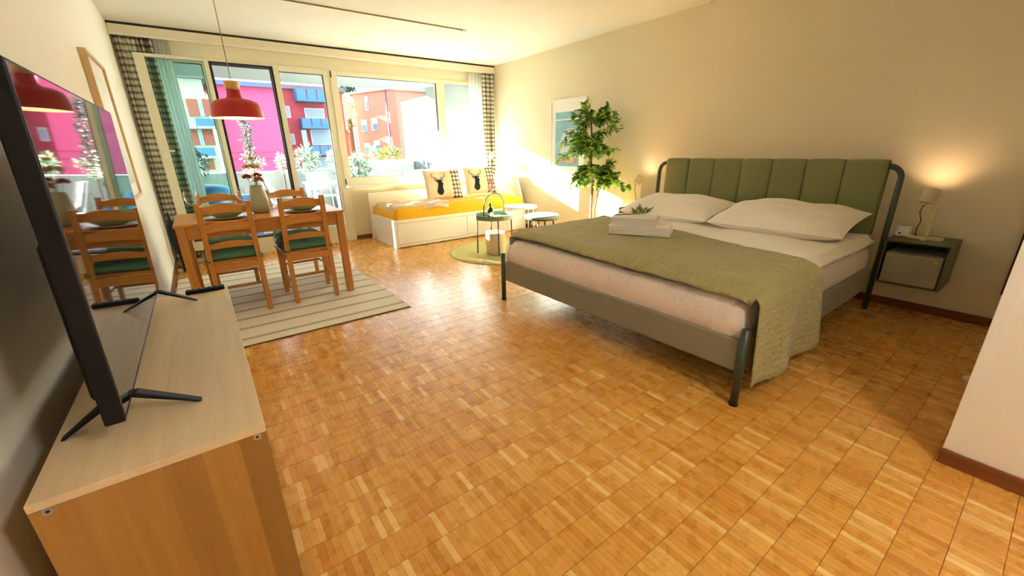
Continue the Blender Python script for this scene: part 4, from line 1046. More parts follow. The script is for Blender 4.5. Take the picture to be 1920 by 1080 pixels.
# mattress, duvet, throw, pillows
fabric('mattress_pink', srgb(244, 232, 224), srgb(230, 212, 202), 300, wrinkle=((5, 7, 3), 2.2, 0.9, 0.05))
fabric('sheet_white', srgb(246, 240, 228), srgb(236, 228, 212), 380, wrinkle=((3, 5, 3), 2.0, 0.55, 0.03))
fabric('pillow_white', srgb(248, 243, 232), srgb(238, 230, 216), 380, wrinkle=((3, 4, 4), 1.6, 0.4, 0.03))
MX0, MX1, MY0, MY1 = 1.895, 3.80, 0.780, 2.612
tag(soft_box(MX0, MX1, MY0, MY1, 0.3005, 0.510, 0.04, 0.008, 5, 50, 40).build('bed_mattress', 'mattress_pink', None, (2.85, 1.7, 0.3), smooth=True),
    'thick pale mattress with a wrinkled fitted sheet in the double bed', 'mattress')
tag(soft_box(MX0 + 0.12, MX1 - 0.01, MY0 - 0.005, MY1 + 0.005, 0.5105, 0.572, 0.035, 0.016, 9, 70, 60, 4.0).build('duvet', 'sheet_white', None, (2.9, 1.7, 0.51), smooth=True),
    'flat white duvet spread over the mattress of the double bed', 'duvet')
def quilt_material():
    m, nt, p = base_mat('quilt_olive')
    p.inputs['Roughness'].default_value = 0.9; p.inputs['Specular IOR Level'].default_value = 0.15; p.inputs['Sheen Weight'].default_value = 0.2
    v = coords(nt, (1, 1, 1), 'UV')
    wv = N(nt, 'ShaderNodeTexWave'); wv.wave_type = 'BANDS'; wv.bands_direction = 'Y'; wv.inputs['Scale'].default_value = 9.0; wv.inputs['Distortion'].default_value = 5.0; wv.inputs['Detail'].default_value = 2.0; wv.inputs['Detail Scale'].default_value = 3.0
    nt.links.new(v, wv.inputs[0])
    n = noise_tex(nt, v, 16, 4.0); fine = noise_tex(nt, v, 320, 2.0)
    c = mixc(nt, n.outputs[0], srgb(182, 174, 122), srgb(160, 152, 96)); c = mixc(nt, mathn(nt, 'MULTIPLY', fine.outputs[0], 0.3), c, srgb(140, 132, 84))
    nt.links.new(c, p.inputs['Base Color'])
    h = mathn(nt, 'ADD', mathn(nt, 'MULTIPLY', wv.outputs[0], 0.5), mathn(nt, 'MULTIPLY', n.outputs[0], 0.6))
    add_bump(nt, p, h, 0.8, 0.014)
quilt_material()
QL = 2.425                                           # cloth length across the bed
def quilt(u, v):
    """u: front edge -> back edge (x), v: far side -> near side hanging down"""
    s = v * QL                                       # metres from the far hem
    far_drop, topw = 0.10, (MY1 + 0.012) - (MY0 - 0.016)
    xf = 1.925 + (1.893 - 1.925) * min(1, v / 0.8); xb = 3.00 + (2.62 - 3.00) * min(1, (v / 0.8)) ** 1.4
    x = xf + (xb - xf) * u
    nz = 0.010 * noise.noise(Vector((x * 5, s * 4, 1.7))) + 0.005 * noise.noise(Vector((x * 13, s * 10, 7)))
    ztop = 0.584 + nz
    if s < far_drop:
        y = MY1 + 0.016 + 0.004 * math.sin(x * 20); z = ztop - 0.012 - (far_drop - s)
    elif s < far_drop + topw:
        y = MY1 + 0.012 - (s - far_drop); z = ztop
        e_ = min(s - far_drop, far_drop + topw - s)
        if e_ < 0.05: z -= 0.014 * (1 - e_ / 0.05) ** 2
    else:
        dq = s - far_drop - topw; k = min(1, dq / 0.42)
        y = MY0 - 0.030 - 0.036 * min(1, dq / 0.05) - 0.020 * k * (1 + math.sin(x * 15.0 + 0.6)) - 0.010 * (1 + math.sin(x * 7)) * k
        z = ztop - 0.014 - dq * (1 + 0.03 * u); x += 0.055 * k * u
    # front edge sinks over the mattress edge
    if x < 2.00 and s < far_drop + topw + 0.02:
        q = (2.00 - x) / 0.10; z -= 0.055 * min(1.2, q) ** 1.5
    return (x, y, z)
tag(MB().grid(quilt, 46, 110, lambda u, v: (u * 1.0, v * QL)).build('quilted_throw', 'quilt_olive', None, (2.4, 1.7, 0.58), smooth=True, solid=0.007),
    'olive quilted throw across the foot of the bed, hanging over one side', 'blanket')
def bed_pillow(cx, cy0, z, lean, yaw, w, h, label, seed):
    m, _ = pillow_shape(w, h, 0.20, 0.55, 0.05, 30, 0.010, seed)
    M = Matrix.Translation((cx, cy0, z)) @ Matrix.Rotation(R(yaw), 4, 'Z') @ Matrix.Rotation(R(-90), 4, 'Z') @ Matrix.Rotation(R(-lean), 4, 'X')
    place(m, M)
    return tag(m.build('bed_pillow', 'pillow_white', None, (cx, cy0, z - 0.1), smooth=True), label, 'pillow', 'white pillows against the headboard')
bed_pillow(3.50, 1.27, 0.668, 79, 0, 0.92, 0.56, 'plump white pillow on the bed side toward the black-framed mirror', 1)
bed_pillow(3.50, 2.18, 0.660, 80, 0, 0.88, 0.54, 'plump white pillow on the bed side toward the ficus', 5)
# folded towels and olive twig
fabric('towel_white', srgb(244, 238, 230), srgb(232, 222, 210), 240, strength=0.8)
def towel(cx, cy0, z, a, w, d, t, label):
    m = MB(); n = 3
    for k in range(n):
        zz = z + k * t / n
        prof = []
        for i in range(9):
            an = -math.pi / 2 + math.pi * i / 8; prof.append((d / 2 - t / n / 2 + t / n / 2 * math.cos(an), zz + t / n / 2 + (t / n / 2 - 0.0006) * math.sin(an)))
        prof += [(-d / 2 + 0.004 * k, zz + t / n - 0.0006), (-d / 2 + 0.004 * k, zz + 0.0006)]
        L = len(prof); sh = 0.003 * (k - 1)
        V = [(-w / 2 + sh, q, z_) for q, z_ in prof] + [(w / 2 + sh, q, z_) for q, z_ in prof]
        m.add(V, [tuple(range(L))[::-1], tuple(range(L, 2 * L))] + [(i, (i + 1) % L, L + (i + 1) % L, L + i) for i in range(L)])
    place(m, Matrix.Translation((cx, cy0, 0)) @ Matrix.Rotation(R(a), 4, 'Z') @ Matrix.Rotation(R(180), 4, 'Z'))
    return tag(m.build('folded_towel', 'towel_white', None, (cx, cy0, z), bevel=0.0015), label, 'towel', 'folded towels on the bed')
TWX, TWY, TWZ = 2.55, 1.86, 0.598
towel(TWX + 0.01, TWY - 0.01, TWZ, -62, 0.42, 0.27, 0.032, 'large folded white towel at the bottom of the stack on the bed')
towel(TWX + 0.01, TWY - 0.005, TWZ + 0.0325, -61, 0.42, 0.27, 0.032, 'large folded white towel, second from the bottom of the stack')
towel(TWX + 0.00, TWY + 0.04, TWZ + 0.065, -60, 0.31, 0.24, 0.026, 'smaller folded white towel, third from the bottom of the stack')
towel(TWX + 0.00, TWY + 0.04, TWZ + 0.0915, -62, 0.31, 0.24, 0.026, 'smaller folded white towel on top of the stack')
leaf_material('olive_leaf', [srgb(90, 110, 60), srgb(140, 156, 84), srgb(196, 202, 140)])
TT = TWZ + 0.1185
e = empty('olive_twig', (TWX, TWY + 0.05, TT)); tag(e, 'small olive twig laid on top of the towel stack', 'twig')
st = [(TWX - 0.13, TWY + 0.17, TT + 0.004), (TWX - 0.05, TWY + 0.13, TT + 0.004), (TWX + 0.02, TWY + 0.06, TT + 0.008), (TWX + 0.08, TWY - 0.01, TT + 0.02)]
MB().tube(st, 0.0035, 6).build('stem', 'bark', e, smooth=True)
rnd = random.Random(3); m = MB()
for k in range(30):
    t = rnd.random(); p_ = Vector(st[2]).lerp(Vector(st[3]), t); d = Vector((rnd.uniform(-0.8, 0.8), rnd.uniform(-0.8, 0.8), rnd.uniform(0.05, 1.1))).normalized()
    leafgeo(m, p_, d, Vector((rnd.uniform(-1, 1), rnd.uniform(-1, 1), 0.6)), rnd.uniform(0.045, 0.08), 0.018)
m.build('leaves', 'olive_leaf', e)

# ------------------------------------------------------------------ wall-hung night tables with felt boxes and lamps
plain('night_green', srgb(74, 84, 56), 0.4, var=0.05)
fabric('felt_grey', srgb(170, 164, 144), srgb(136, 130, 112), 200, strength=0.7, var=0.3)
plain('brass', srgb(214, 170, 80), 0.3, 0.9)
plain('cable_brown', srgb(70, 30, 26), 0.6)
def night_table(y0, y1, label):
    x0, x1, z0, z1, t = 3.745, XR - 0.0008, 0.255, 0.560, 0.012
    e = empty('night_table', (XR, (y0 + y1) / 2, z0)); tag(e, label, 'night table', 'night tables')
    bx('top_panel', 'night_green', e, x0, x1, y0, y1, z1 - t, z1, 0.002)
    bx('bottom_panel', 'night_green', e, x0, x1, y0, y1, z0, z0 + t, 0.002)
    bx('side_panel', 'night_green', e, x0, x1, y0, y0 + t, z0 + t + 0.0003, z1 - t - 0.0003)
    bx('side_panel', 'night_green', e, x0, x1, y1 - t, y1, z0 + t + 0.0003, z1 - t - 0.0003)
    bx('back_panel', 'night_green', e, x1 - 0.008, x1 - 0.0005, y0 + t + 0.0003, y1 - t - 0.0003, z0 + t + 0.0003, z1 - t - 0.0003)
    return e
def felt_box(y0, y1, label):
    x0, x1, z0, z1 = 3.752, 4.06, 0.2675, 0.475
    e = empty('felt_box', (3.9, (y0 + y1) / 2, z0)); tag(e, label, 'storage box', 'felt boxes in the night tables')
    b = bx('box_body', 'felt_grey', e, x0, x1, y0, y1, z0 + 0.0005, z1, 0.004)
    # folded flap: triangle laid over the front, its edge running from corner to button
    MB().add([(x0 - 0.003, y0 + 0.004, z1 - 0.002), (x0 - 0.003, y1 - 0.004, z1 - 0.002), (x0 - 0.003, y1 - 0.004, z0 + 0.03), (x0 - 0.003, y0 + 0.035, z1 - 0.035),
              (x0, y0 + 0.004, z1 - 0.002), (x0, y1 - 0.004, z1 - 0.002), (x0, y1 - 0.004, z0 + 0.03), (x0, y0 + 0.035, z1 - 0.035)],
             [(0, 3, 2, 1), (0, 4, 7, 3), (3, 7, 6, 2), (2, 6, 5, 1), (1, 5, 4, 0)]).build('flap', 'felt_grey', e)
    MB().tube([(x0 - 0.0035, y0 + 0.03, z1 - 0.03), (x0 - 0.009, y0 + 0.03, z1 - 0.03)], 0.008, 14).build('button', 'brass', e)
def night_lamp(yc, label, ax, sp_target, energy):
    """beige reading lamp: cross-shaped foot, flat post, tilted cylinder head shining up the wall"""
    zb = 0.5605; xb = 3.93
    e = empty('reading_lamp', (xb, yc, zb)); tag(e, label, 'lamp', 'reading lamps on the night tables')
    MB().box(xb - 0.03, xb + 0.03, yc - 0.09, yc + 0.09, zb, zb + 0.018).box(xb - 0.075, xb + 0.06, yc - 0.012, yc + 0.012, zb, zb + 0.022).build('foot', 'lamp_beige', e, bevel=0.002)
    bx('post', 'lamp_beige', e, xb - 0.004, xb + 0.004, yc - 0.011, yc + 0.011, zb + 0.018, zb + 0.335, 0.001)
    hc = Vector((xb - 0.012, yc + 0.045, zb + 0.285)); ax = Vector(ax).normalized()
    h = MB().lathe([(0.0001, -0.058), (0.014, -0.058), (0.016, -0.046), (0.034, -0.042), (0.036, -0.036), (0.036, 0.055), (0.033, 0.055), (0.033, 0.0), (0.0001, 0.0)], 0, 0, 28)
    Q = Matrix.Translation(hc) @ ax.to_track_quat('Z', 'Y').to_matrix().to_4x4(); place(h, Q); h.build('lamp_head', 'lamp_beige', e, smooth=False)
    g = MB().lathe([(0.0001, 0.012), (0.02, 0.012), (0.026, 0.004)], 0, 0, 20); place(g, Q); g.build('lamp_bulb', 'lamp_glow', e)
    MB().tube([hc + Vector((0, -0.036, 0.0)), Vector((xb, yc, hc.z + 0.005)), Vector((xb, yc - 0.025, hc.z + 0.005))], 0.007, 10).build('pivot', 'lamp_beige', e)
    b0 = hc - ax * 0.056
    MB().tube([b0, b0 + Vector((-0.004, 0.008, -0.05)), b0 + Vector((0, -0.01, -0.11)), Vector((xb - 0.01, yc + 0.055, zb + 0.07)), Vector((xb - 0.01, yc + 0.05, zb + 0.017))], 0.003, 6).build('cable', 'cable_brown', e, smooth=True)
    spot('reading_spot', hc + ax * 0.058, sp_target, energy, 130, e)
night_table(0.372, 0.702, 'wall-hung dark green night table toward the black-framed mirror')
felt_box(0.394, 0.680, 'grey felt box with brass button in the night table toward the mirror')
night_lamp(0.535, 'beige reading lamp lit against the wall, beside the small white cube', (0.30, -0.10, 0.95), (4.10, 0.56, 1.12), 0.62)
night_table(2.700, 3.030, 'wall-hung dark green night table toward the ficus')
felt_box(2.722, 3.008, 'grey felt box with brass button in the night table toward the ficus')
night_lamp(2.875, 'beige reading lamp lit against the wall on the ficus-side night table', (0.45, -0.25, 0.85), (4.10, 2.88, 1.12), 0.45)
q = PX(1686, 421, 3.87)
e = empty('white_cube_charger', (3.96, 0.655, 0.5605)); tag(e, 'small white cube-shaped device standing on the night table', 'charger')
bx('cube_body', 'lamp_white', e, 3.925, 4.0, 0.617, 0.695, 0.5607, 0.636, 0.010)
bx('screen_mark', 'gasket_black', e, 3.9242, 3.9252, 0.664, 0.676, 0.580, 0.590)
bx('top_slot', 'gasket_black', e, 3.95, 3.97, 0.635, 0.678, 0.6355, 0.6365)

# black-framed mirror on the right wall beside the entry wall, white plug on the entry wall
e = empty('wall_mirror', (XR, -0.0, 0.22)); tag(e, 'tall black-framed mirror on the cream wall, cut off by the white entry wall', 'mirror')
m = MB()
m.box(XR - 0.03, XR - 0.001, 0.088, 0.124, 0.235, 1.85).box(XR - 0.03, XR - 0.001, 0.064, 0.088, 0.235, 0.265).box(XR - 0.03, XR - 0.001, 0.064, 0.088, 1.82, 1.85)
m.build('mirror_frame', 'gasket_black', e)
plain('mirror_glass', (0.6, 0.6, 0.6), 0.03, 1.0)
bx('mirror_glass', 'mirror_glass', e, XR - 0.012, XR - 0.004, 0.064, 0.088, 0.265, 1.82)
q = PY(1815, 710, 0.085)
e = empty('socket_plug', (q.x, PYW, q.z)); tag(e, 'small white plug sticking out of the white entry wall edge', 'plug')
MB().tube([(q.x, PYW + 0.0005, q.z), (q.x, PYW + 0.03, q.z)], 0.017, 12).tube([(q.x, PYW + 0.03, q.z), (q.x, PYW + 0.042, q.z)], 0.012, 12).build('plug_body', 'lamp_white', e)

# ------------------------------------------------------------------ stick vacuum in the corner behind the table
plain('vac_black', (0.012, 0.012, 0.014), 0.35); plain('vac_grey', (0.5, 0.5, 0.5), 0.4)
vx, vy = -0.315, 5.60
e = empty('stick_vacuum', (vx, vy, 0)); tag(e, 'black upright stick vacuum standing in the corner by the curtain', 'vacuum')
MB().box(vx - 0.06, vx + 0.10, vy - 0.06, vy + 0.05, 0.012, 0.062).build('floor_head', 'vac_black', e, bevel=0.015, seg=3)
for s in (-1, 1): MB().tube([(vx + 0.02 + s * 0.055, vy - 0.062, 0.028), (vx + 0.02 + s * 0.055, vy - 0.045, 0.028)], 0.026, 14).build('wheel', 'vac_grey', e)
MB().tube([(vx + 0.01, vy, 0.06), (vx, vy, 0.22)], 0.018, 10).build('tube', 'vac_black', e)
MB().lathe([(0.0001, 0.20), (0.03, 0.205), (0.045, 0.25), (0.05, 0.42), (0.046, 0.50), (0.03, 0.545), (0.0001, 0.55)], vx - 0.005, vy, 20).build('body', 'vac_black', e, smooth=True)
MB().tube([(vx - 0.005, vy, 0.54), (vx - 0.01, vy - 0.01, 0.62), (vx - 0.012, vy - 0.045, 0.64), (vx - 0.01, vy - 0.05, 0.56), (vx - 0.006, vy - 0.03, 0.50)], 0.011, 8).build('handle', 'vac_black', e, smooth=True)
plain('crate_white', (0.8, 0.8, 0.78), 0.5)

# ================================================================== balcony
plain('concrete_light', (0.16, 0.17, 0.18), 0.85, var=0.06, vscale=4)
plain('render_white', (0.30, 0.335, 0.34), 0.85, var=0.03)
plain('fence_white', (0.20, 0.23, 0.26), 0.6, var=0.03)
plain('fence_gap', (0.02, 0.025, 0.03), 0.8)
YE, ZE = 8.80, 2.39                       # balcony roof edge
YP = 9.75                                 # parapet inner face
struct(bx('floor_balcony', 'concrete_light', None, -8, XR + 0.2, YO, YP + 0.15, -0.35, -0.06, base=(0, YO, -0.06)))
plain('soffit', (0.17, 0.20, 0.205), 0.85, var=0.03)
struct(bx('ceiling_balcony', 'soffit', None, -8, XR + 3.0, YO, YE, ZE, ZE + 0.25, base=(0, YO, ZE)))
struct(bx('wall_parapet', 'render_white', None, -8, XR + 0.1, YP, YP + 0.14, -0.06, 0.87, 0.01, base=(0, YP, 0)))
struct(bx('wall_facade', 'render_white', None, -8, XL - 0.2, YO - 0.2, YO, -0.35, ZE, base=(-4, YO, 0)))
struct(bx('wall_facade_upper', 'render_white', None, -8, XR + 3, YO - 0.1, YO, ZE + 0.26, 12, base=(0, YO, 3)))
struct(bx('wall_divider', 'render_white', None, XR, XR + 0.12, YO, 8.42, -0.06, ZE, base=(XR, YO, 0)))
e = empty('privacy_fence', (XR, 9.1, -0.06)); tag(e, 'white privacy fence of upright boards at the balcony end', 'fence')
yb = 8.43; k = 0
while yb < YP - 0.02:
    bx('fence_board', 'fence_white', e, XR + 0.002 + (0.003 if k % 2 else 0), XR + 0.024, yb, min(yb + 0.145, YP - 0.004), -0.05, 2.235, 0.002); yb += 0.196; k += 1
bx('backing', 'fence_gap', e, XR + 0.095, XR + 0.105, 8.43, YP - 0.004, -0.05, 2.22)
bx('top_cap', 'fence_white', e, XR - 0.004, XR + 0.110, 8.43, YP - 0.004, 2.236, 2.262, 0.003)
# planters and plants
leaf_material('garden_leaf', [srgb(30, 62, 24), srgb(56, 90, 30), srgb(96, 112, 36), srgb(150, 136, 50)])
leaf_material('silver_leaf', [srgb(50, 84, 54), srgb(84, 110, 80), srgb(140, 150, 128)])
leaf_material('cypress_leaf', [srgb(10, 34, 28), srgb(20, 50, 40), srgb(40, 70, 50)])
plain('planter_grey', (0.24, 0.26, 0.255), 0.8)
plain('terracotta', srgb(196, 84, 60), 0.8)
def bush(m, c, r, n, L, seed, up=0.4):
    rn = random.Random(seed)
    for k in range(n):
        d = Vector((rn.gauss(0, 1), rn.gauss(0, 1), rn.gauss(0, 1))).normalized(); rr = rn.random() ** 0.45
        p_ = Vector(c) + Vector((d.x * r[0], d.y * r[1], d.z * r[2])) * rr
        dd = (d + Vector((rn.uniform(-0.6, 0.6), rn.uniform(-0.6, 0.6), up + rn.uniform(-0.5, 0.5)))).normalized()
        leafgeo(m, p_, dd, Vector((rn.uniform(-1, 1), rn.uniform(-1, 1), 1)), L * rn.uniform(0.7, 1.2), L * 0.42)
def potted(name, cx, cy0, z0, potr, poth, c, r, n, L, mat, label, seed, potmat='planter_grey', cat='plant'):
    e = empty(name, (cx, cy0, z0)); tag(e, label, cat)
    MB().lathe([(0.0001, z0 + 0.001), (potr * 0.75, z0 + 0.001), (potr, z0 + poth), (potr * 0.9, z0 + poth), (potr * 0.85, z0 + poth * 0.85), (0.0001, z0 + poth * 0.85)], cx, cy0, 24).build('pot', potmat, e, smooth=True)
    MB().tube([(cx, cy0, z0 + poth * 0.8), (cx + 0.01, cy0, (z0 + poth + c[2]) / 2), tuple(c)], 0.012, 6).build('stem', 'bark', e)
    m = MB(); bush(m, c, r, n, L, seed); tag(m.build('foliage', mat, e), kind='stuff')
    return e
e = empty('planter_box', (3.4, 9.45, -0.06)); tag(e, 'grey raised planter box in front of the privacy fence', 'planter')
m = MB(); frame_ring(m, 2.75, 4.05, -0.06, 0.985, 9.20, 9.24, 0.0, 0.0, 0.0, 0.0)
bx('front_panel', 'planter_grey', e, 2.75, 4.05, 9.20, 9.23, -0.06, 1.03, 0.004); bx('side_panel', 'planter_grey', e, 2.75, 2.78, 9.231, 9.70, -0.06, 1.03, 0.004); bx('side_panel', 'planter_grey', e, 4.02, 4.05, 9.231, 9.70, -0.06, 1.03, 0.004)
bx('back_panel', 'planter_grey', e, 2.781, 4.019, 9.67, 9.70, -0.06, 1.03); bx('soil', 'bark', e, 2.781, 4.019, 9.231, 9.669, 0.80, 0.97)
def rooted(name, c, r, n, L, mat, z0, label, seed):
    e = empty(name, (c[0], c[1], z0)); tag(e, label, 'plant')
    MB().tube([(c[0], c[1], z0 - 0.01), tuple(c)], 0.012, 6).build('stem', 'bark', e)
    m = MB(); bush(m, c, r, n, L, seed); tag(m.build('foliage', mat, e), kind='stuff')
q = PY(730, 289, 9.45); rooted('flowering_bush', (q.x, 9.45, 1.12), (0.30, 0.18, 0.17), 420, 0.07, 'garden_leaf', 0.971, 'yellow green bush in the grey planter box', 21)
q = PY(701, 291, 9.45); rooted('flowering_bush', (q.x, 9.45, 1.13), (0.12, 0.12, 0.18), 160, 0.06, 'silver_leaf', 0.971, 'thin grey-leaved bush beside the yellow green one in the planter', 22)
q = PY(672, 312, 8.9); potted('silver_shrub', q.x, 8.9, -0.06, 0.16, 0.4, (q.x, 8.9, q.z), (0.22, 0.2, 0.24), 420, 0.075, 'silver_leaf', 'pale silver-leaved shrub behind the big window', 23)
q = PY(578, 300, 9.5); potted('silver_shrub', q.x, 9.55, -0.06, 0.14, 0.5, (q.x, 9.55, q.z), (0.22, 0.16, 0.30), 380, 0.075, 'silver_leaf', 'pale silver-leaved shrub behind the narrow tall window', 24)
q = PY(618, 303, 9.5); potted('silver_shrub', q.x + 0.12, 9.55, -0.06, 0.13, 0.5, (q.x + 0.12, 9.55, q.z), (0.15, 0.14, 0.25), 220, 0.07, 'silver_leaf', 'pale silver-leaved shrub beside the thick window post', 25)
q = PY(465, 270, 9.55)
e = empty('climbing_shrub', (q.x, 9.55, -0.06)); tag(e, 'slender tall dark climbing shrub seen through the open door', 'plant')
MB().lathe([(0.0001, -0.058), (0.13, -0.058), (0.17, 0.40), (0.15, 0.40), (0.0001, 0.36)], q.x, 9.55, 24).build('pot', 'planter_grey', e, smooth=True)
a0 = PY(478, 318, 9.55); a1 = PY(453, 222, 9.55)
MB().tube([(q.x, 9.55, 0.36), (q.x, 9.55, 1.9)], 0.012, 6).build('stem', 'bark', e)
m = MB(); mw = MB(); rn = random.Random(5)
for k in range(16):
    t = k / 15; bush(m, (q.x + rn.uniform(-0.02, 0.02), 9.55, 1.05 + 0.95 * t), (0.11 - 0.05 * t, 0.08, 0.07), 34, 0.055, 100 + k)
for k in range(6): bush(mw, (q.x + rn.uniform(-0.08, 0.12), 9.55, 0.80 + 0.07 * k), (0.13, 0.1, 0.08), 40, 0.06, 200 + k)
tag(m.build('foliage', 'cypress_leaf', e), kind='stuff'); tag(mw.build('blossom_cluster', 'silver_leaf', e), kind='stuff')
q = PY(365, 305, 9.55); potted('green_shrub', q.x, 9.55, -0.06, 0.15, 0.45, (q.x, 9.55, q.z), (0.22, 0.16, 0.24), 360, 0.07, 'cypress_leaf', 'dark green shrub seen through the open door leaf', 27)
q = PY(528, 306, 9.6); potted('silver_shrub', q.x, 9.6, -0.06, 0.12, 0.5, (q.x, 9.6, q.z), (0.10, 0.1, 0.18), 160, 0.06, 'silver_leaf', 'narrow pale shrub at the edge of the open door', 28)
# blue tub with domed lid and blue box
plain('plastic_blue', srgb(24, 100, 156), 0.4, var=0.05)
q = PY(392, 362, 7.3)
e = empty('blue_tub', (q.x, 7.3, -0.06)); tag(e, 'large round blue tub with a domed lid on the balcony', 'tub')
MB().lathe([(0.0001, -0.058), (0.25, -0.058), (0.29, 0.62), (0.285, 0.64), (0.0001, 0.64)], q.x, 7.3, 40).build('tub_body', 'plastic_blue', e, smooth=True)
MB().lathe([(0.305, 0.64), (0.31, 0.66), (0.30, 0.70), (0.26, 0.76), (0.15, 0.80), (0.0001, 0.815)], q.x, 7.3, 40).build('lid', 'plastic_blue', e, smooth=True)
q = PY(452, 361, 7.8)
e = empty('blue_box', (q.x, 7.8, -0.06)); tag(e, 'blue plastic storage box standing behind the open door', 'box')
bx('box_body', 'plastic_blue', e, q.x - 0.19, q.x + 0.19, 7.65, 7.95, -0.058, 0.55, 0.01); bx('lid', 'plastic_blue', e, q.x - 0.20, q.x + 0.20, 7.64, 7.96, 0.551, 0.60, 0.01)
# white garden furniture
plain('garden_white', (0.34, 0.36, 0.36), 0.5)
def garden_chair(cx, cy0, a, label):
    r = empty('garden_chair', (0, 0, 0)); ZF = 0
    for sx_ in (-1, 1):
        MB().bar((sx_ * 0.22, 0.0, ZF), (sx_ * 0.20, 0.02, 0.44), 0.03).build('leg', 'garden_white', r); MB().bar((sx_ * 0.22, 0.42, ZF), (sx_ * 0.20, 0.40, 0.44), 0.03).build('leg', 'garden_white', r)
        MB().bar((sx_ * 0.20, 0.02, 0.44), (sx_ * 0.19, -0.10, 0.90), 0.03).build('back_post', 'garden_white', r)
    MB().box(-0.225, 0.225, 0.0, 0.44, 0.44, 0.465).build('seat', 'garden_white', r, bevel=0.01)
    MB().hexa([(-0.175, -0.005, 0.56), (0.175, -0.005, 0.56), (0.175, 0.01, 0.56), (-0.175, 0.01, 0.56)], [(-0.175, -0.10, 0.90), (0.175, -0.10, 0.90), (0.175, -0.085, 0.90), (-0.175, -0.085, 0.90)]).build('backrest', 'garden_white', r, bevel=0.01)
    r.location = (cx, cy0, -0.0595); r.rotation_euler.z = R(a); tag(r, label, 'chair', 'white garden chairs'); return r
e = empty('garden_table', (2.2, 8.3, -0.06)); tag(e, 'white rectangular garden table on the balcony', 'table')
bx('table_top', 'garden_white', e, 1.55, 2.75, 7.95, 8.65, 0.665, 0.695, 0.006)
for x in (1.61, 2.69):
    for y in (8.01, 8.59): MB().bar((x, y, -0.0595), (x, y, 0.6645), 0.045).build('leg', 'garden_white', e)
q = PY(716, 322, 7.75); garden_chair(q.x - 0.05, 7.32, 8, 'white garden chair before the big window, nearest the thick post')
q = PY(737, 322, 7.75); garden_chair(q.x + 0.32, 7.40, -6, 'white garden chair before the big window, nearest the fence')
garden_chair(0.98, 8.15, -85, 'white garden chair seen through the tall narrow window')
garden_chair(1.95, 9.15, 180, 'white garden chair on the parapet side of the garden table')

# ================================================================== neighbourhood
plain('plaster_pink', srgb(196, 74, 112), 0.9, var=0.03, vscale=0.3)
plain('plaster_red', srgb(160, 62, 70), 0.9, var=0.05, vscale=0.3)
plain('plaster_salmon', srgb(204, 116, 100), 0.9, var=0.05, vscale=0.3)
plain('plaster_cream', srgb(190, 170, 148), 0.9, var=0.05, vscale=0.3)
plain('plaster_brick', srgb(168, 84, 66), 0.9, var=0.05, vscale=0.3)
plain('balcony_blue', srgb(62, 108, 150), 0.6, var=0.05); plain('shutter_pale', srgb(138, 152, 164), 0.6); plain('roof_grey', srgb(110, 96, 104), 0.9, var=0.1)
plain('gutter_blue', srgb(70, 90, 130), 0.6); plain('far_pane', srgb(70, 90, 120), 0.15); plain('far_frame', (0.42, 0.43, 0.44), 0.6)
plain('ground_green', srgb(90, 110, 70), 0.95, var=0.3, vscale=0.1)
struct(bx('ground', 'ground_green', None, -160, 200, 10.2, 320, -9.5, -9.0, base=(0, 20, -9)))
def box_from_px(u0, u1, v0, v1, y):
    """wall rectangle at depth y: centre column/row of the pixel box"""
    uc, vc = (u0 + u1) / 2, (v0 + v1) / 2
    a, b = PY(u0, vc, y), PY(u1, vc, y); c, d = PY(uc, v0, y), PY(uc, v1, y)
    return a.x, b.x, d.z, c.z
def far_window(e, u0, u1, v0, v1, y, shutter=False):
    x0, x1, z0, z1 = box_from_px(u0, u1, v0, v1, y)
    m = MB(); frame_ring(m, x0, x1, z0, z1, y - 0.10, y - 0.002, 0.12, 0.12, 0.12, 0.12); f = m.build('window', 'far_frame', e)
    bx('pane', 'shutter_pale' if shutter else 'far_pane', f, x0 + 0.12, x1 - 0.12, y - 0.05, y - 0.003, z0 + 0.12, z1 - 0.12)
# pink block straight behind the open door
yq = 46.0
e = empty('pink_apartment_block', (6, yq, -9)); tag(e, 'plain bright pink apartment block behind the open balcony door', 'building')
xa, xb_ = PY(412, 250, yq).x, PY(536, 250, yq).x; zt_ = PY(480, 163, yq).z
bx('wall', 'plaster_pink', e, xa, xb_, yq, yq + 12, -9, zt_)
bx('roof', 'roof_grey', e, xa - 0.3, xb_ + 0.3, yq - 0.4, yq + 12.3, zt_ + 0.002, zt_ + 0.35)
bx('gutter', 'gutter_blue', e, xa - 0.3, xb_ + 0.3, yq - 0.62, yq - 0.41, zt_ - 0.05, zt_ + 0.25)
for v_ in (284, 296):
    z = PY(485, v_, yq).z; bx('ledge', 'plaster_pink', e, xa, xb_, yq - 0.07, yq - 0.002, z - 0.05, z + 0.05)
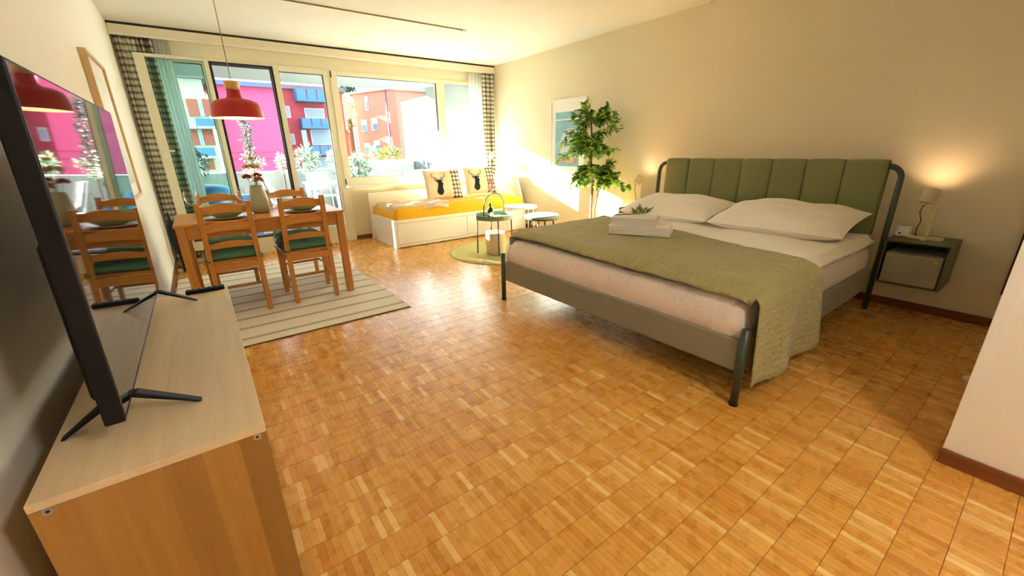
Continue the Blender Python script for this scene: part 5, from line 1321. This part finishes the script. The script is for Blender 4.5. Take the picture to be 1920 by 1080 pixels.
# red block with blue balconies
yr = 52.0
e = empty('red_apartment_block', (14, yr, -9)); tag(e, 'red apartment block with a column of blue balconies', 'building')
xa = xb_ * yr / yq + 0.1; xb2 = PY(646, 220, yr).x; zt_ = PY(590, 170, yr).z
bx('wall', 'plaster_red', e, xa, xb2, yr, yr + 12, -9, zt_)
bx('roof', 'roof_grey', e, xa - 0.1, xb2 + 0.3, yr - 0.4, yr + 12.3, zt_ + 0.002, zt_ + 0.4)
for (u0, u1, v0, v1) in ((533, 544, 199, 221), (543, 553, 251, 271), (552, 562, 299, 319)): far_window(e, u0, u1, v0, v1, yr, True)
for (u0, u1, v0, v1) in ((556, 612, 167, 190), (566, 620, 222, 241), (584, 632, 273, 291)):
    x0, x1, z0, z1 = box_from_px(u0, u1, v0, v1, yr - 1.6)
    b = bx('balcony', 'balcony_blue', e, x0, x1, yr - 1.6, yr - 0.002, z0, z0 + 0.2)
    n = 3
    for k in range(n): bx('balcony_panel', 'balcony_blue', b, x0 + (x1 - x0) * k / n + 0.05, x0 + (x1 - x0) * (k + 1) / n - 0.05, yr - 1.62, yr - 1.55, z0 + 0.2, z1)
    bx('balcony_panel', 'balcony_blue', b, x0, x0 + 0.06, yr - 1.5, yr - 0.05, z0 + 0.2, z1)
for (u0, u1, v0, v1) in ((571, 608, 203, 222), (583, 622, 243, 272), (592, 632, 294, 316)): far_window(e, u0, u1, v0, v1, yr, True)
x0, x1, z0, z1 = box_from_px(566, 578, 245, 320, yr); bx('column', 'shutter_pale', e, x0, x0 + 0.5, yr - 1.4, yr - 0.9, -9, z1)
# cream and brick block seen through the door leaf
yc_ = 42.0
e = empty('cream_apartment_block', (0, yc_, -9)); tag(e, 'cream apartment block with brick red bays and blue balconies', 'building')
xa, xb3 = -9.0, PY(412, 250, yq).x - 0.6; zt_ = PY(370, 148, yc_).z
bx('wall', 'plaster_cream', e, xa, xb3, yc_, yc_ + 10, -9, zt_)
bx('roof', 'roof_grey', e, xa, xb3 + 0.2, yc_ - 0.4, yc_ + 10.3, zt_ + 0.002, zt_ + 0.4)
for (v0, v1) in ((186, 218), (243, 272), (297, 318)):
    for (u0, u1) in ((352, 372), (382, 402)):
        x0, x1, z0, z1 = box_from_px(u0, u1, v0, v1, yc_); bx('bay_panel', 'plaster_brick', e, x0, x1, yc_ - 0.12, yc_ - 0.002, z0, z1)
    far_window(e, 373, 381, v0, v1, yc_)
for (v0, v1) in ((222, 241), (277, 297)):
    for (u0, u1, mt) in ((342, 366, 'far_frame'), (368, 404, 'balcony_blue')):
        x0, x1, z0, z1 = box_from_px(u0, u1, v0, v1, yc_ - 1.3); b = bx('balcony', 'far_frame', e, x0, x1, yc_ - 1.3, yc_ - 0.002, z0, z0 + 0.18)
        bx('balcony_panel', mt, b, x0, x1, yc_ - 1.32, yc_ - 1.25, z0 + 0.18, z1)
# salmon gabled house, side lit by the sun
nrm = Vector((-0.932, -0.363, 0)).normalized(); tan = Vector((-0.363, 0.932, 0)).normalized()
def ratio(u, v): d = ray(u, v); return d.x / d.y
P0 = Vector((0, 60, 0)); P0.x = 60 * ratio(748, 240)
rl = ratio(657, 230); Lh = (P0.x - rl * P0.y) / (rl * tan.y - tan.x)
def on_face(u, v):
    d = ray(u, v); t = (P0 - EYE).dot(nrm) / d.dot(nrm); q = EYE + d * t; return (q - P0).dot(tan), q.z
e = empty('salmon_house', (P0.x, P0.y, -9)); tag(e, 'salmon house with small windows beyond the balcony planter', 'building')
hz = on_face(700, 172)[1]; dep = 9.0
def FP(s, z, out=0.0): q = P0 + tan * s + nrm * out; return (q.x, q.y, z)
m = MB().hexa([FP(0, -9), FP(Lh, -9), FP(Lh, -9, -dep), FP(0, -9, -dep)], [FP(0, hz), FP(Lh, hz), FP(Lh, hz, -dep), FP(0, hz, -dep)]); m.build('wall', 'plaster_salmon', e)
m = MB().hexa([FP(-0.4, hz + .002, 0.3), FP(Lh + 0.4, hz + .002, 0.3), FP(Lh + 0.4, hz + .002, -dep), FP(-0.4, hz + .002, -dep)], [FP(-0.4, hz + 0.3, 0.3), FP(Lh + 0.4, hz + 0.3, 0.3), FP(Lh + 0.4, hz + 0.3, -dep), FP(-0.4, hz + 0.3, -dep)]); m.build('roof', 'roof_grey', e)
for (u, v, ww, hh) in ((684, 236, 1.3, 1.7), (703, 233, 1.3, 1.7), (688, 194, 0.7, 1.9), (690, 277, 1.3, 1.4), (708, 273, 1.3, 1.4)):
    sc_, zc_ = on_face(u, v)
    def slab(s0, s1, z0, z1, o0, o1): return MB().hexa([FP(s0, z0, o0), FP(s1, z0, o0), FP(s1, z0, o1), FP(s0, z0, o1)], [FP(s0, z1, o0), FP(s1, z1, o0), FP(s1, z1, o1), FP(s0, z1, o1)])
    f = slab(sc_ - ww / 2, sc_ + ww / 2, zc_ - hh / 2, zc_ + hh / 2, 0.002, 0.08).build('window', 'shutter_pale', e)
    slab(sc_ - ww / 2 + 0.15, sc_ + ww / 2 - 0.15, zc_ - hh / 2 + 0.12, zc_ + hh * 0.05, 0.081, 0.1).build('pane', 'far_pane', f)
for u in (664, 728):
    s0, _ = on_face(u, 220); MB().tube([FP(s0, -9, 0.08), FP(s0, hz, 0.08)], 0.07, 6).build('drainpipe', 'gutter_blue', e)
# unseen taller pink block added to the left, hidden by the left wall: keeps the door side of the room out of the sun
e = empty('added_shade_block', (-26, 50, -9)); tag(e, 'unseen tall pink block added far left beyond the balcony to block sun', 'building')
xw = 1.80 - 0.42 * 54
bx('wall', 'plaster_pink', e, xw - 24, xw, 48, 60, -9, 24); bx('roof', 'roof_grey', e, xw - 24.3, xw + 0.3, 47.6, 60.3, 24.002, 24.4)
# trees beyond the houses
leaf_material('far_tree', [srgb(16, 40, 48), srgb(28, 58, 58), srgb(60, 84, 56)]); leaf_material('far_tree_yellow', [srgb(110, 110, 56), srgb(140, 134, 84), srgb(160, 152, 112)])
def far_tree(u, v, y, r, mat, label, seed):
    c = PY(u, v, y); e = empty('tree', (c.x, y, -9)); tag(e, label, 'tree', 'trees beyond the houses')
    MB().tube([(c.x, y, -9), (c.x, y, c.z - r[2] * 0.3)], 0.35, 8).build('trunk', 'bark', e)
    m = MB(); bush(m, c, r, 1400, 0.28 * min(r), seed); tag(m.build('foliage', mat, e), kind='stuff')
far_tree(645, 205, 78, (3.0, 3, 4.0), 'far_tree', 'dark blue green tree between the red block and salmon house', 31)
far_tree(653, 212, 66, (1.0, 1, 2.6), 'far_tree_yellow', 'small yellowish tree at the corner of the salmon house', 32)
far_tree(768, 192, 95, (5.5, 4, 4.5), 'far_tree_yellow', 'pale yellow tree above the privacy fence', 33)
far_tree(800, 186, 110, (7, 4, 5), 'far_tree_yellow', 'pale yellow tree rising behind the balcony divider wall', 34)

# ------------------------------------------------------------------ flush ceiling lamp lighting the entry end of the room
plain('diffuser_lit', (0.9, 0.88, 0.82), 0.5, emit=((1.0, 0.94, 0.84), 16.0))
e = empty('ceiling_lamp', (1.15, -0.95, ZC)); tag(e, 'round flush ceiling lamp in the entry end of the room', 'lamp')
MB().lathe([(0.0001, ZC - 0.001), (0.21, ZC - 0.001), (0.215, ZC - 0.03), (0.20, ZC - 0.032)], 1.15, -0.95, 40).build('lamp_base', 'white_paint', e, smooth=True)
MB().lathe([(0.199, ZC - 0.03), (0.19, ZC - 0.06), (0.13, ZC - 0.085), (0.0001, ZC - 0.095)], 1.15, -0.95, 40).build('diffuser', 'diffuser_lit', e, smooth=True)
